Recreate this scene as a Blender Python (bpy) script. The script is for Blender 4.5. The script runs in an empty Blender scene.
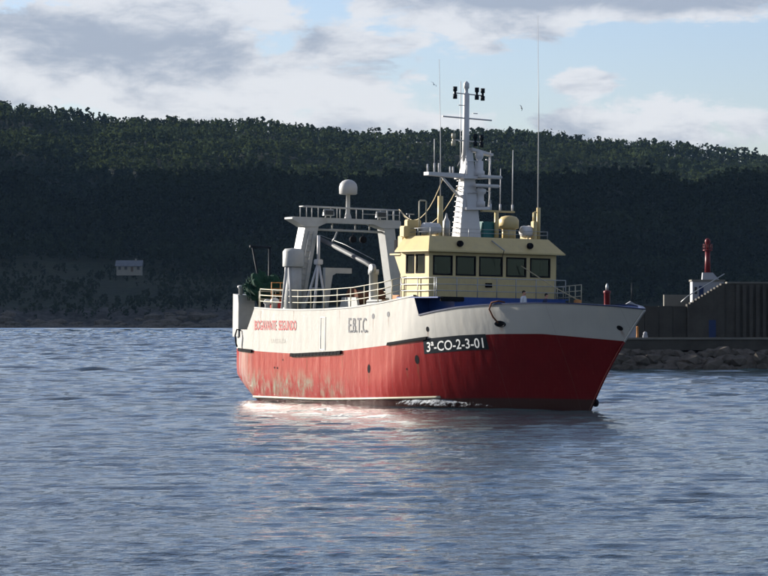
import bpy, bmesh, math, random
import numpy as np
from mathutils import Vector, Matrix

sc = bpy.context.scene
C = sc.collection
R = math.radians
rnd = random.Random(7)
rng = np.random.default_rng(11)

# ---------------------------------------------------------------- camera
CAM_H = 4.95
cd = bpy.data.cameras.new('camera')
cam = bpy.data.objects.new('camera', cd)
C.objects.link(cam)
cam.location = (0, 0, CAM_H)
cam.rotation_euler = (R(90) + math.atan(27 / 3130), 0, 0)
cd.sensor_width = 36
cd.lens = 36 * 3130 / 768
cd.clip_start = 1
cd.clip_end = 8000
sc.camera = cam

# ---------------------------------------------------------------- light and sky
SUN_EL = R(16)
SUN_AZ = R(30)          # how far the sun stands beyond the picture plane, on the left
to_sun = Vector((-math.cos(SUN_AZ) * math.cos(SUN_EL), math.sin(SUN_AZ) * math.cos(SUN_EL), math.sin(SUN_EL)))
sd = bpy.data.lights.new('sun', 'SUN')
sd.energy = 4.0
sd.angle = R(0.6)
sd.color = (1.0, 0.93, 0.83)
sun = bpy.data.objects.new('sun', sd)
C.objects.link(sun)
sun.rotation_euler = to_sun.to_track_quat('Z', 'Y').to_euler()
sun.location = (-60, 40, 60)

world = bpy.data.worlds.new('World')
sc.world = world
world.use_nodes = True
WN = world.node_tree
WN.nodes.clear()


class NT:
    """small node helper"""
    def __init__(s, nt): s.nt = nt
    def n(s, t, **kw):
        nd = s.nt.nodes.new(t)
        for k, v in kw.items(): setattr(nd, k, v)
        return nd
    def put(s, sock, v):
        if isinstance(v, bpy.types.NodeSocket): s.nt.links.new(v, sock)
        elif v is not None: sock.default_value = v
    def math(s, op, a, b=None, c=None, clamp=False):
        nd = s.n('ShaderNodeMath', operation=op, use_clamp=clamp)
        for i, v in enumerate((a, b, c)):
            if v is not None: s.put(nd.inputs[i], v)
        return nd.outputs[0]
    def vec(s, op, a, b=None):
        nd = s.n('ShaderNodeVectorMath', operation=op)
        s.put(nd.inputs[0], a)
        if b is not None: s.put(nd.inputs[1], b)
        return nd.outputs['Value'] if op in ('LENGTH', 'DOT_PRODUCT') else nd.outputs[0]
    def noise(s, co, scale, detail=4, rough=0.55, dist=0.0):
        nd = s.n('ShaderNodeTexNoise')
        s.put(nd.inputs['Vector'], co)
        nd.inputs['Scale'].default_value = scale
        nd.inputs['Detail'].default_value = detail
        nd.inputs['Roughness'].default_value = rough
        nd.inputs['Distortion'].default_value = dist
        return nd.outputs['Fac']
    def mapr(s, v, a, b, c=0.0, d=1.0, smooth=True):
        nd = s.n('ShaderNodeMapRange', interpolation_type='SMOOTHSTEP' if smooth else 'LINEAR')
        for i, x in enumerate((v, a, b, c, d)): s.put(nd.inputs[i], x)
        return nd.outputs[0]
    def mix(s, f, a, b, mode='MIX'):
        nd = s.n('ShaderNodeMix', data_type='RGBA', blend_type=mode)
        s.put(nd.inputs[0], f); s.put(nd.inputs[6], a); s.put(nd.inputs[7], b)
        return nd.outputs[2]


def col4(c): return (c[0], c[1], c[2], 1.0)


def make_world():
    w = NT(WN)
    out = w.n('ShaderNodeOutputWorld')
    bg = w.n('ShaderNodeBackground')
    bg.inputs['Strength'].default_value = 0.05
    sky = w.n('ShaderNodeTexSky', sky_type='NISHITA')
    sky.sun_disc = False
    sky.sun_elevation = SUN_EL
    # Nishita: rotation 0 puts the sun at +Y, growing clockwise seen from above
    sky.sun_rotation = math.atan2(to_sun.x, to_sun.y)
    sky.air_density = 1.0
    sky.dust_density = 0.6
    sky.ozone_density = 1.5
    tc = w.n('ShaderNodeTexCoord')
    d = tc.outputs['Generated']
    # cloud deck: long flattened clouds low down
    st = w.vec('MULTIPLY', d, (1.0, 1.0, 2.6))
    warp = w.n('ShaderNodeTexNoise'); warp.inputs['Scale'].default_value = 18; warp.inputs['Detail'].default_value = 3
    w.put(warp.inputs['Vector'], st)
    wv = w.vec('MULTIPLY', w.vec('SUBTRACT', warp.outputs['Color'], (0.5, 0.5, 0.5)), (0.03, 0.03, 0.03))
    st2 = w.vec('ADD', st, wv)
    big = w.noise(w.vec('ADD', st2, (0.31, 0.0, 0.12)), 8.0, 3, 0.5)
    fine = w.noise(st2, 40.0, 8, 0.62, 0.2)
    F = 3130.0

    def blob(px, py, rx, ry):
        c = ((px - 384) / F, 1.0, (315 - py) / F)
        l = w.vec('LENGTH', w.vec('MULTIPLY', w.vec('SUBTRACT', d, c), (F / rx, 0.0, F / ry)))
        return w.mapr(l, 1.0, 0.15, 0.0, 1.0)
    # cover: where cloud stands; shade: where its grey underside shows
    def add(terms, base):
        v = base
        for wt, b in terms: v = w.math('MULTIPLY_ADD', b, wt, v)
        return v
    dens = w.math('MULTIPLY_ADD', w.math('SUBTRACT', fine, 0.5), 1.35, w.math('MULTIPLY_ADD', w.math('SUBTRACT', big, 0.5), 1.1, 0.46))
    cov = add([(0.44, blob(120, 50, 330, 85)), (0.24, blob(300, 100, 260, 45)), (0.36, blob(700, 128, 190, 42)),
               (0.40, blob(590, 76, 70, 26)), (0.42, blob(640, -2, 420, 34)), (0.40, blob(460, 30, 160, 40)),
               (-0.3, blob(640, 62, 190, 36)), (-0.2, blob(480, 95, 120, 34)), (-0.2, blob(90, 8, 60, 12))], dens)
    alpha = w.mapr(cov, 0.43, 0.63)
    sh = add([(0.50, blob(150, 55, 230, 40)), (0.55, blob(640, 0, 420, 24)), (-0.22, blob(270, 100, 260, 34)), (0.2, blob(30, 20, 120, 30)),
              (-0.15, blob(720, 112, 150, 30)), (-0.25, blob(330, 12, 120, 22)), (0.15, blob(560, 140, 120, 30))],
             w.math('MULTIPLY_ADD', w.math('SUBTRACT', w.noise(w.vec('ADD', st2, (3.1, 1.7, 0.4)), 30.0, 7, 0.62), 0.5), 2.1, 0.42))
    shade = w.mapr(sh, 0.25, 0.95)
    ccol = w.mix(shade, (4.5, 4.6, 4.8, 1), (2.2, 2.5, 3.05, 1))
    skyc = w.mix(1.0, sky.outputs[0], (0.74, 0.76, 0.98, 1), 'MULTIPLY')
    final = w.mix(w.math('MULTIPLY', alpha, 0.93), skyc, ccol)
    w.put(bg.inputs['Color'], final)
    WN.links.new(bg.outputs[0], out.inputs[0])


make_world()
vs = sc.view_settings
vs.view_transform = 'Standard'
vs.look = 'None'
vs.exposure = 1.8
vs.gamma = 1.0
vs.use_curve_mapping = False
sc.cycles.use_denoising = True
sc.cycles.max_bounces = 8
sc.cycles.volume_bounces = 0
sc.cycles.transparent_max_bounces = 12

# ---------------------------------------------------------------- materials
MATS = {}


def mat(name, color, rough=0.5, var=0.12, vscale=6.0, bump=0.0, bscale=30.0, metal=0.0, spec=0.2, coat=0.0, custom=None):
    if name in MATS: return MATS[name]
    m = bpy.data.materials.new(name)
    m.use_nodes = True
    nt = m.node_tree
    b = nt.nodes['Principled BSDF']
    w = NT(nt)
    tc = w.n('ShaderNodeTexCoord')
    co = tc.outputs['Object']
    nz = w.noise(co, vscale, 5, 0.6)
    f = w.mapr(nz, 0.25, 0.75, 1 - var, 1 + var, smooth=False)
    c = w.mix(1.0, col4(color), w.n('ShaderNodeCombineColor').outputs[0], 'MULTIPLY')
    comb = [n for n in nt.nodes if n.type == 'COMBINE_COLOR'][0]
    for i in range(3): nt.links.new(f, comb.inputs[i])
    w.put(b.inputs['Base Color'], c)
    b.inputs['Roughness'].default_value = rough
    b.inputs['Metallic'].default_value = metal
    b.inputs['Specular IOR Level'].default_value = spec
    b.inputs['Coat Weight'].default_value = coat
    b.inputs['Coat Roughness'].default_value = 0.15
    if bump:
        bp = w.n('ShaderNodeBump')
        bp.inputs['Strength'].default_value = bump
        bp.inputs['Distance'].default_value = 0.05
        w.put(bp.inputs['Height'], w.noise(co, bscale, 5, 0.6))
        nt.links.new(bp.outputs[0], b.inputs['Normal'])
    if custom: custom(w, b, co, c)
    MATS[name] = m
    return m


def runs(w, co, c, spots):
    """rust runs below the openings, and the weld seams between plates"""
    sx = w.n('ShaderNodeSeparateXYZ'); w.put(sx.inputs[0], co)
    X, Z = sx.outputs[0], sx.outputs[2]
    wob = w.math('MULTIPLY', w.math('SUBTRACT', w.noise(co, 3.0, 4, 0.6), 0.5), 0.16)
    f = None
    for (x, z, ln, wd) in spots:
        a = w.mapr(w.math('ABSOLUTE', w.math('SUBTRACT', w.math('ADD', X, wob), x)), wd, 0.0)
        b_ = w.math('MULTIPLY', w.mapr(Z, z - ln, z), w.mapr(Z, z + .06, z))
        g = w.math('MULTIPLY', a, b_)
        f = g if f is None else w.math('MAXIMUM', f, g)
    c = w.mix(w.math('MULTIPLY', f, 0.55), c, (0.13, 0.055, 0.025, 1))
    seam = w.mapr(w.math('ABSOLUTE', w.math('SUBTRACT', w.math('FRACT', w.math('DIVIDE', X, 3.7)), 0.5)), 0.008, 0.0)
    return w.mix(w.math('MULTIPLY', seam, 0.22), c, (0.12, 0.10, 0.08, 1))


def rust_streaks(w, b, co, c):
    s = w.vec('MULTIPLY', co, (2.2, 2.2, 0.16))
    n1 = w.noise(s, 3.0, 6, 0.65)
    n2 = w.noise(co, 0.5, 3, 0.5)
    f = w.math('MULTIPLY', w.mapr(n1, 0.60, 0.78), w.mapr(n2, 0.42, 0.62))
    c2 = w.mix(w.math('MULTIPLY', f, 0.42), c, (0.36, 0.25, 0.16, 1))
    # grimy wash low on the plates
    n3 = w.noise(w.vec('MULTIPLY', co, (1, 1, 0.4)), 1.1, 5, 0.6)
    c3 = w.mix(w.mapr(n3, 0.48, 0.75, 0.0, 0.28), c2, (0.48, 0.45, 0.38, 1))
    c3 = runs(w, co, c3, ((19.75, 4.0, .6, .10), (14.85, 4.66, .9, .08), (16.28, 4.78, 1.0, .08), (24.8, 4.32, .45, .22), (31.0, 4.15, .5, .12), (7.0, 5.1, .9, .09), (11.6, 5.15, 1.2, .07), (3.6, 5.1, 1.1, .1)))
    w.put(b.inputs['Base Color'], c3)
    bp = w.n('ShaderNodeBump')
    bp.inputs['Strength'].default_value = 0.35
    bp.inputs['Distance'].default_value = 0.05
    sx = w.n('ShaderNodeSeparateXYZ'); w.put(sx.inputs[0], co)
    rib = w.math('SINE', w.math('MULTIPLY', sx.outputs[0], 2 * math.pi / 0.62))
    fr = w.math('MULTIPLY_ADD', rib, 0.06, w.noise(w.vec('MULTIPLY', co, (1.0, 1.0, 0.5)), 1.6, 2, 0.5))
    w.put(bp.inputs['Height'], fr)
    w.nt.links.new(bp.outputs[0], b.inputs['Normal'])


def grime(w, b, co, c):
    s = w.vec('MULTIPLY', co, (3.0, 3.0, 0.3))
    f = w.math('MULTIPLY', w.mapr(w.noise(s, 2.6, 6, 0.7), 0.56, 0.78), w.mapr(w.noise(co, 0.9, 3, 0.5), 0.40, 0.62))
    c2 = w.mix(w.math('MULTIPLY', f, 0.45), c, (0.17, 0.10, 0.05, 1))
    w.put(b.inputs['Base Color'], w.mix(w.mapr(w.noise(co, 1.6, 5, 0.6), 0.45, 0.75, 0.0, 0.22), c2, (0.22, 0.21, 0.18, 1)))
    bp = w.n('ShaderNodeBump'); bp.inputs['Strength'].default_value = 0.3; bp.inputs['Distance'].default_value = 0.03
    w.put(bp.inputs['Height'], w.noise(co, 1.8, 3, 0.5))
    w.nt.links.new(bp.outputs[0], b.inputs['Normal'])


def red_wear_and_shade(w, b, co, c):
    sx = w.n('ShaderNodeSeparateXYZ'); w.put(sx.inputs[0], co)
    X, Z = sx.outputs[0], sx.outputs[2]
    # pale chalky vertical streaks
    s = w.vec('MULTIPLY', co, (2.5, 2.5, 0.12))
    n1 = w.noise(s, 2.6, 6, 0.7)
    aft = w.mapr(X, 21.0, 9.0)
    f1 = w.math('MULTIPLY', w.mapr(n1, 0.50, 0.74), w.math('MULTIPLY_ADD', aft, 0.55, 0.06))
    c = w.mix(w.math('MULTIPLY', w.mapr(X, 22.0, 15.0), 0.62), c, (0.34, 0.035, 0.03, 1))  # bleached aft; lit flank and shaded bow are also put into the red
    c1 = w.mix(f1, c, (0.40, 0.13, 0.11, 1))
    # grey-green patches scraped through the paint low on the quarter
    n2 = w.noise(w.vec('MULTIPLY', co, (1.5, 1.5, 0.5)), 1.3, 7, 0.75)
    zr = w.math('MULTIPLY', w.mapr(Z, 2.1, 0.9), w.mapr(Z, 0.0, 0.7))
    xr = w.math('MULTIPLY', w.mapr(X, 14.0, 9.0), w.mapr(X, 0.5, 3.0))
    f2 = w.math('MULTIPLY', w.math('MULTIPLY', zr, xr), w.mapr(n2, 0.42, 0.66))
    c2 = w.mix(w.math('MULTIPLY', f2, 0.95), c1, (0.19, 0.23, 0.165, 1))
    # grey scuffs near the transom corner
    f3 = w.math('MULTIPLY', w.mapr(X, 3.4, 1.6), w.mapr(w.noise(s, 1.7, 5, 0.6), 0.42, 0.62))
    c3 = w.mix(w.math('MULTIPLY', f3, 0.6), c2, (0.30, 0.27, 0.24, 1))
    # brown antifouling below the spray rail
    line = w.math('MULTIPLY_ADD', w.mapr(X, 10.0, 26.0, 0.0, 1.0), 0.42, 0.18)
    f4 = w.mapr(w.math('SUBTRACT', line, Z), -0.04, 0.04)
    c4 = w.mix(f4, c3, (0.05, 0.022, 0.018, 1))
    # rusty runs
    n5 = w.noise(w.vec('MULTIPLY', co, (3.5, 3.5, 0.2)), 1.9, 5, 0.7)
    c5 = w.mix(w.math('MULTIPLY', w.mapr(n5, 0.62, 0.76), 0.45), c4, (0.20, 0.06, 0.035, 1))
    c5 = runs(w, co, c5, ((14.5, 1.75, 1.1, .12), (18.75, 2.3, 1.2, .12), (5.1, 1.85, 1.0, .07), (5.4, 1.83, .8, .07), (2.3, 2.8, 1.6, .12), (8.4, 2.5, 1.3, .08), (11.9, 2.6, 1.5, .08), (17.9, 1.95, .8, .07)))
    w.put(b.inputs['Base Color'], c5)
    bp = w.n('ShaderNodeBump')
    bp.inputs['Strength'].default_value = 0.5
    bp.inputs['Distance'].default_value = 0.07
    rib = w.math('SINE', w.math('MULTIPLY', X, 2 * math.pi / 0.62))
    w.put(bp.inputs['Height'], w.math('MULTIPLY_ADD', rib, 0.05, w.noise(w.vec('MULTIPLY', co, (1.0, 1.0, 0.35)), 1.7, 3, 0.55)))
    w.nt.links.new(bp.outputs[0], b.inputs['Normal'])


M_WHITE = mat('hull_white_paint', (0.37, 0.365, 0.34), 0.30, 0.05, 0.8, custom=rust_streaks, spec=0.2)
M_RED = mat('hull_red_paint', (0.115, 0.0045, 0.0055), 0.24, 0.15, 0.7, custom=red_wear_and_shade, spec=0.22)
M_BLUE = mat('deck_blue_paint', (0.016, 0.05, 0.20), 0.45, 0.15, 2.0)
M_NAVY = mat('cap_rail_paint', (0.02, 0.03, 0.07), 0.4, 0.15, 3.0)
M_CREAM = mat('cream_paint', (0.44, 0.35, 0.17), 0.42, 0.07, 2.5, custom=grime)
M_GREYW = mat('weathered_white_paint', (0.3344, 0.342, 0.3344), 0.45, 0.10, 2.0, custom=grime)
M_MAST = mat('mast_white_paint', (0.45, 0.45, 0.45), 0.4, 0.06, 2.0)
M_BOOM = mat('grey_boom_paint', (0.085, 0.09, 0.095), 0.6, 0.15, 2.0)
M_RAIL = mat('rail_paint', (0.3496, 0.3268, 0.2432), 0.4, 0.15, 3.0)
M_STEEL = mat('dull_steel', (0.30, 0.31, 0.31), 0.45, 0.2, 3.0, metal=0.4)
M_BLACK = mat('black_rubber', (0.010, 0.010, 0.012), 0.7, 0.3, 5.0, spec=0.02)
M_BLACKP = mat('black_paint', (0.010, 0.014, 0.019), 0.5, 0.2, 2.0, spec=0.04)
M_DECK = mat('green_deck_paint', (0.07, 0.11, 0.08), 0.7, 0.25, 1.5, bump=0.2, bscale=12)
M_LETTER_R = mat('red_lettering', (0.46, 0.05, 0.05), 0.5, 0.25, 6.0)
M_LETTER_K = mat('dark_lettering', (0.05, 0.055, 0.07), 0.5, 0.25, 6.0)
M_LETTER_W = mat('white_lettering', (0.75, 0.75, 0.72), 0.5, 0.08, 6.0)
M_LETTER_G = mat('faded_lettering', (0.3572, 0.3458, 0.3116), 0.5, 0.10, 6.0)
M_ROPE = mat('pale_rope', (0.42, 0.36, 0.24), 0.9, 0.2, 20.0)
M_NET = mat('green_netting', (0.0076, 0.0342, 0.0213), 0.9, 0.4, 6.0, bump=0.6, bscale=14)
M_NETB = mat('brown_netting', (0.1064, 0.0456, 0.0266), 0.9, 0.4, 6.0, bump=0.6, bscale=14)
M_REDP = mat('red_plastic', (0.45, 0.03, 0.025), 0.45, 0.12, 4.0)
M_ORANGE = mat('rusty_orange_paint', (0.36, 0.16, 0.05), 0.6, 0.25, 5.0)
M_TEAL = mat('teal_paint', (0.015, 0.10, 0.10), 0.45, 0.15, 3.0)
M_DOME = mat('radome_plastic', (0.3496, 0.3496, 0.342), 0.4, 0.05, 3.0)
M_SKIN = mat('skin', (0.42, 0.22, 0.15), 0.55, 0.08, 20.0)
M_SHIRT = mat('white_shirt', (0.532, 0.5472, 0.5776), 0.85, 0.06, 20.0)
M_SHIRT2 = mat('dark_blue_jacket', (0.025, 0.035, 0.08), 0.85, 0.15, 20.0)
M_TROUS = mat('dark_trousers', (0.03, 0.035, 0.05), 0.9, 0.15, 20.0)
M_HAIR = mat('dark_hair', (0.02, 0.015, 0.01), 0.6, 0.2, 40.0)
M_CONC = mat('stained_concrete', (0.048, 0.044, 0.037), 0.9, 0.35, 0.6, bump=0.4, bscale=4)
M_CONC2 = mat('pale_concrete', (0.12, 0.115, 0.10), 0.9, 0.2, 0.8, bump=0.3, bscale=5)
M_ROCK = mat('breakwater_rock', (0.075, 0.064, 0.052), 0.9, 0.45, 1.2, bump=0.8, bscale=3)
M_WALLW = mat('whitewash', (0.25, 0.26, 0.28), 0.8, 0.08, 1.0)
M_BDOOR = mat('blue_door_paint', (0.012, 0.026, 0.08), 0.6, 0.15, 2.0)
M_ROOF = mat('slate_roof', (0.10, 0.11, 0.125), 0.7, 0.2, 0.8, bump=0.3, bscale=3)
M_HOUSE = mat('house_render', (0.20, 0.19, 0.16), 0.85, 0.10, 0.6)
M_DARKWIN = mat('dark_window', (0.02, 0.025, 0.03), 0.15, 0.1, 1.0)
M_BEACON = mat('beacon_red', (0.10, 0.005, 0.009), 0.45, 0.12, 2.0)
M_TRUNK = mat('bark', (0.09, 0.065, 0.045), 0.95, 0.3, 2.0)
M_LINING = mat('dark_teal_lining', (0.012, 0.020, 0.022), 0.7, 0.2, 2.0)
M_FLOOR = mat('wheelhouse_lining', (0.03, 0.03, 0.028), 0.8, 0.1, 2.0)


def glass_mat():
    m = bpy.data.materials.new('window_glass'); m.use_nodes = True
    nt = m.node_tree; nt.nodes.clear(); w = NT(nt)
    out = w.n('ShaderNodeOutputMaterial')
    tr = w.n('ShaderNodeBsdfTransparent'); tr.inputs[0].default_value = (0.30, 0.38, 0.38, 1)
    gl = w.n('ShaderNodeBsdfGlossy'); gl.inputs['Roughness'].default_value = 0.04; gl.inputs[0].default_value = (0.34, 0.44, 0.47, 1)
    lw = w.n('ShaderNodeFresnel'); lw.inputs[0].default_value = 1.5
    mx = w.n('ShaderNodeMixShader')
    nt.links.new(lw.outputs[0], mx.inputs[0]); nt.links.new(tr.outputs[0], mx.inputs[1]); nt.links.new(gl.outputs[0], mx.inputs[2])
    nt.links.new(mx.outputs[0], out.inputs[0])
    return m


M_GLASS = glass_mat()


# ---------------------------------------------------------------- mesh helpers
class MB:
    """collects shapes into one mesh"""
    def __init__(s): s.v = []; s.f = []; s.smooth = []
    def add(s, vs, fs, smooth=False):
        o = len(s.v)
        s.v.extend([tuple(map(float, p)) for p in vs])
        for f in fs:
            s.f.append(tuple(i + o for i in f)); s.smooth.append(smooth)
        return s
    def box(s, a, b, bev=0.0):
        (x0, y0, z0), (x1, y1, z1) = a, b
        x0, x1 = sorted((x0, x1)); y0, y1 = sorted((y0, y1)); z0, z1 = sorted((z0, z1))
        if bev <= 0:
            vs = [(x, y, z) for x in (x0, x1) for y in (y0, y1) for z in (z0, z1)]
            fs = [(0, 1, 3, 2), (4, 6, 7, 5), (0, 4, 5, 1), (2, 3, 7, 6), (0, 2, 6, 4), (1, 5, 7, 3)]
            return s.add(vs, fs)
        bm = bmesh.new(); bmesh.ops.create_cube(bm, size=1)
        for q in bm.verts: q.co = Vector(((x0 + x1) / 2 + q.co.x * (x1 - x0), (y0 + y1) / 2 + q.co.y * (y1 - y0), (z0 + z1) / 2 + q.co.z * (z1 - z0)))
        bmesh.ops.bevel(bm, geom=list(bm.edges), offset=bev, segments=2, affect='EDGES')
        return s.bm(bm)
    def bm(s, bm, smooth=False):
        bm.verts.ensure_lookup_table(); bm.verts.index_update()
        s.add([q.co for q in bm.verts], [[q.index for q in f.verts] for f in bm.faces], smooth); bm.free(); return s
    def frustum(s, lo, hi):
        """lo, hi: 4-corner loops, same order"""
        vs = list(lo) + list(hi)
        return s.add(vs, [(3, 2, 1, 0), (4, 5, 6, 7), (0, 1, 5, 4), (1, 2, 6, 5), (2, 3, 7, 6), (3, 0, 4, 7)])
    def tube(s, pts, r, n=8, r2=None):
        pts = [Vector(p) for p in pts]
        k = len(pts); vs = []
        up = None
        for i, p in enumerate(pts):
            t = (pts[min(i + 1, k - 1)] - pts[max(i - 1, 0)]).normalized()
            if up is None: up = Vector((0, 0, 1)) if abs(t.z) < 0.9 else Vector((1, 0, 0))
            a = t.cross(up).normalized(); b = a.cross(t).normalized(); up = b
            rr = r if r2 is None else r + (r2 - r) * i / (k - 1)
            for j in range(n):
                an = 2 * math.pi * j / n
                vs.append(p + a * math.cos(an) * rr + b * math.sin(an) * rr)
        fs = [(i * n + j, i * n + (j + 1) % n, (i + 1) * n + (j + 1) % n, (i + 1) * n + j) for i in range(k - 1) for j in range(n)]
        s.add(vs, fs, True)
        o = len(s.v) - len(vs)
        s.f.append(tuple(o + j for j in reversed(range(n)))); s.smooth.append(False)
        s.f.append(tuple(o + (k - 1) * n + j for j in range(n))); s.smooth.append(False)
        return s
    def lathe(s, c, prof, n=20, axis='Z', smooth=True):
        """prof: (radius, height) from the bottom up, about a vertical axis through c"""
        vs = []
        for r, z in prof:
            for j in range(n):
                an = 2 * math.pi * j / n
                p = (r * math.cos(an), r * math.sin(an), z)
                if axis == 'Y': p = (p[0], p[2], p[1])
                if axis == 'X': p = (p[2], p[0], p[1])
                vs.append((c[0] + p[0], c[1] + p[1], c[2] + p[2]))
        k = len(prof)
        fs = [(i * n + j, i * n + (j + 1) % n, (i + 1) * n + (j + 1) % n, (i + 1) * n + j) for i in range(k - 1) for j in range(n)]
        s.add(vs, fs, smooth)
        o = len(s.v) - len(vs)
        s.f.append(tuple(o + j for j in reversed(range(n)))); s.smooth.append(False)
        s.f.append(tuple(o + (k - 1) * n + j for j in range(n))); s.smooth.append(False)
        return s
    def prism(s, poly, d0, d1, plane='XZ'):
        """extrude a polygon; plane XZ along Y, YZ along X, XY along Z"""
        def P(q, d): return {'XZ': (q[0], d, q[1]), 'YZ': (d, q[0], q[1]), 'XY': (q[0], q[1], d)}[plane]
        n = len(poly)
        vs = [P(q, d0) for q in poly] + [P(q, d1) for q in poly]
        fs = [tuple(range(n)), tuple(reversed(range(n, 2 * n)))] + [(i, i + n, (i + 1) % n + n, (i + 1) % n) for i in range(n)]
        return s.add(vs, fs)
    def build(s, name, m, parent=None, fixn=True):
        me = bpy.data.meshes.new(name)
        me.from_pydata(s.v, [], s.f)
        me.polygons.foreach_set('use_smooth', s.smooth)
        if fixn:
            bm = bmesh.new(); bm.from_mesh(me)
            bmesh.ops.recalc_face_normals(bm, faces=bm.faces); bm.to_mesh(me); bm.free()
        for mm in (m if isinstance(m, (list, tuple)) else [m]): me.materials.append(mm)
        me.update()
        return link(name, me, parent)


def link(name, data, parent=None, loc=None):
    o = bpy.data.objects.new(name, data)
    C.objects.link(o)
    if parent: o.parent = parent
    if loc is not None: o.location = loc
    return o


def tag(o, label=None, cat=None, group=None, kind=None):
    if label: o['label'] = label
    if cat: o['category'] = cat
    if group: o['group'] = group
    if kind: o['kind'] = kind
    return o


def empty(name, loc, rz=0.0, parent=None):
    o = link(name, None, parent, loc); o.rotation_euler.z = rz
    o.empty_display_size = 0.5
    return o


def np_mesh(name, verts, quads, m, smooth=False, parent=None):
    verts = np.asarray(verts, np.float32); quads = np.asarray(quads, np.int32)
    me = bpy.data.meshes.new(name)
    me.vertices.add(len(verts)); me.vertices.foreach_set('co', verts.ravel())
    k = quads.shape[1]
    me.loops.add(quads.size); me.loops.foreach_set('vertex_index', quads.ravel())
    me.polygons.add(len(quads))
    me.polygons.foreach_set('loop_start', np.arange(0, quads.size, k, dtype=np.int32))
    me.polygons.foreach_set('use_smooth', np.full(len(quads), smooth))
    me.materials.append(m)
    me.update(calc_edges=True)
    return link(name, me, parent)


def px(x, y, D):
    """a point at depth D from the viewpoint of the survey"""
    return ((x - 384) / 3130 * D, D, CAM_H + (315 - y) / 3130 * D)


# ================================================================ SETTING
# ---------------------------------------------------------------- terrain
def vnoise(x, y, seed=0):
    """smooth value noise"""
    r = np.random.default_rng(seed).random((256, 256))
    xi = np.floor(x).astype(int); yi = np.floor(y).astype(int)
    fx = x - xi; fy = y - yi
    fx = fx * fx * (3 - 2 * fx); fy = fy * fy * (3 - 2 * fy)
    a = r[xi % 256, yi % 256]; b = r[(xi + 1) % 256, yi % 256]; c = r[xi % 256, (yi + 1) % 256]; d = r[(xi + 1) % 256, (yi + 1) % 256]
    return (a * (1 - fx) + b * fx) * (1 - fy) + (c * (1 - fx) + d * fx) * fy - 0.5


def fbm(x, y, o=4, seed=0):
    s = 0; a = 1
    for i in range(o):
        s = s + a * vnoise(x * 2 ** i, y * 2 ** i, seed + i); a *= 0.5
    return s


FAR = np.array([(-900, 70), (-300, 78), (0, 99), (50, 105), (100, 112), (150, 117), (200, 119), (250, 119), (300, 124), (350, 128), (400, 128), (450, 127),
                (500, 127), (550, 131), (600, 140), (650, 143), (700, 149), (768, 152), (1000, 160), (1700, 175)], float)
NEAR = np.array([(-900, 120), (-300, 140), (-60, 160), (0, 170), (30, 166), (50, 190), (80, 202), (110, 182), (150, 171), (200, 166), (250, 163), (300, 168), (350, 172),
                 (400, 170), (450, 168), (500, 170), (550, 166), (600, 163), (640, 165), (680, 174), (700, 172), (740, 166), (768, 163), (1000, 160), (1700, 170)], float)
D_NEAR, D_FAR = 1600.0, 2500.0


def terrain_z(x, y):
    a = 384 + 3130 * x / np.maximum(y, 500)
    h1 = (315 - np.interp(a, NEAR[:, 0], NEAR[:, 1])) * D_NEAR / 3130 + CAM_H - 11
    h2 = (315 - np.interp(a, FAR[:, 0], FAR[:, 1])) * D_FAR / 3130 + CAM_H - 10
    shore = 1190 + 14 * fbm(x / 60, x * 0 + 3.3, 3, 5)
    t = y - shore
    bank = np.interp(t, [-60, -6, 0, 10, 22, 40], [-3, -0.8, 0, 4.5, 7.5, 9.0])
    field = np.interp(t, [40, 160], [0, 1]) * 16
    s1 = np.clip((y - 1335) / (D_NEAR - 1335), 0, 1); s1 = s1 * s1 * (3 - 2 * s1)
    s1 = s1 * 0.65 + 0.35 * np.clip((y - 1335) / (D_NEAR - 1335), 0, 1)
    near = np.where(t < 160, bank + field, 25 + (h1 - 25) * s1)
    s2 = np.clip((y - D_NEAR) / 220, 0, 1)
    s3 = np.clip((y - 1850) / (D_FAR - 1850), 0, 1); s3 = s3 ** 0.9
    mid = h1 * (1 - 0.22 * np.sin(s2 * math.pi / 2))
    zz = np.where(y < D_NEAR, near, np.where(y < 1850, mid, mid + (h2 - mid) * s3))
    zz = np.where(y > D_FAR, h2 - (y - D_FAR) * 0.12, zz)
    zz = zz + 265 * np.exp(-(((x + 720) / 250) ** 4) - ((y - 1850) / 420) ** 4)      # unseen hill added left of the view, shaped to shade the lower wood
    bumpy = fbm(x / 90, y / 90, 4, 2) * np.interp(t, [20, 200, 600], [0.6, 4, 12]) * np.interp(y, [D_NEAR - 60, D_NEAR, D_NEAR + 60], [1, 0.9, 1]) * np.interp(y, [D_FAR - 150, D_FAR], [1, 0.35])
    return zz + np.where(t > 0, bumpy, bumpy * 0.2) + np.where((t > -5) & (t < 26), fbm(x / 5, y / 5, 3, 9) * 2.2, 0)


def terrain_mat():
    def cu(w, b, co, c):
        sx = w.n('ShaderNodeSeparateXYZ'); w.put(sx.inputs[0], co)
        n = w.noise(co, 0.03, 6, 0.65)
        n2 = w.noise(co, 0.35, 5, 0.65)
        g = w.mix(w.mapr(n, 0.35, 0.65), (0.008, 0.012, 0.007, 1), (0.018, 0.020, 0.011, 1))
        g = w.mix(w.mapr(n2, 0.4, 0.7, 0, 0.6), g, (0.03, 0.04, 0.018, 1))
        rock = w.mix(w.mapr(n2, 0.3, 0.7), (0.06, 0.056, 0.054, 1), (0.022, 0.021, 0.021, 1))
        hz = w.math('MULTIPLY_ADD', w.math('SUBTRACT', n2, 0.5), 7.0, sx.outputs[2])
        w.put(b.inputs['Base Color'], w.mix(w.mapr(hz, 6.5, 8.5), rock, g))
    return mat('hillside_scrub', (0.06, 0.07, 0.03), 0.95, 0.2, 0.05, bump=0.5, bscale=0.6, spec=0.1, custom=cu)


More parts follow.
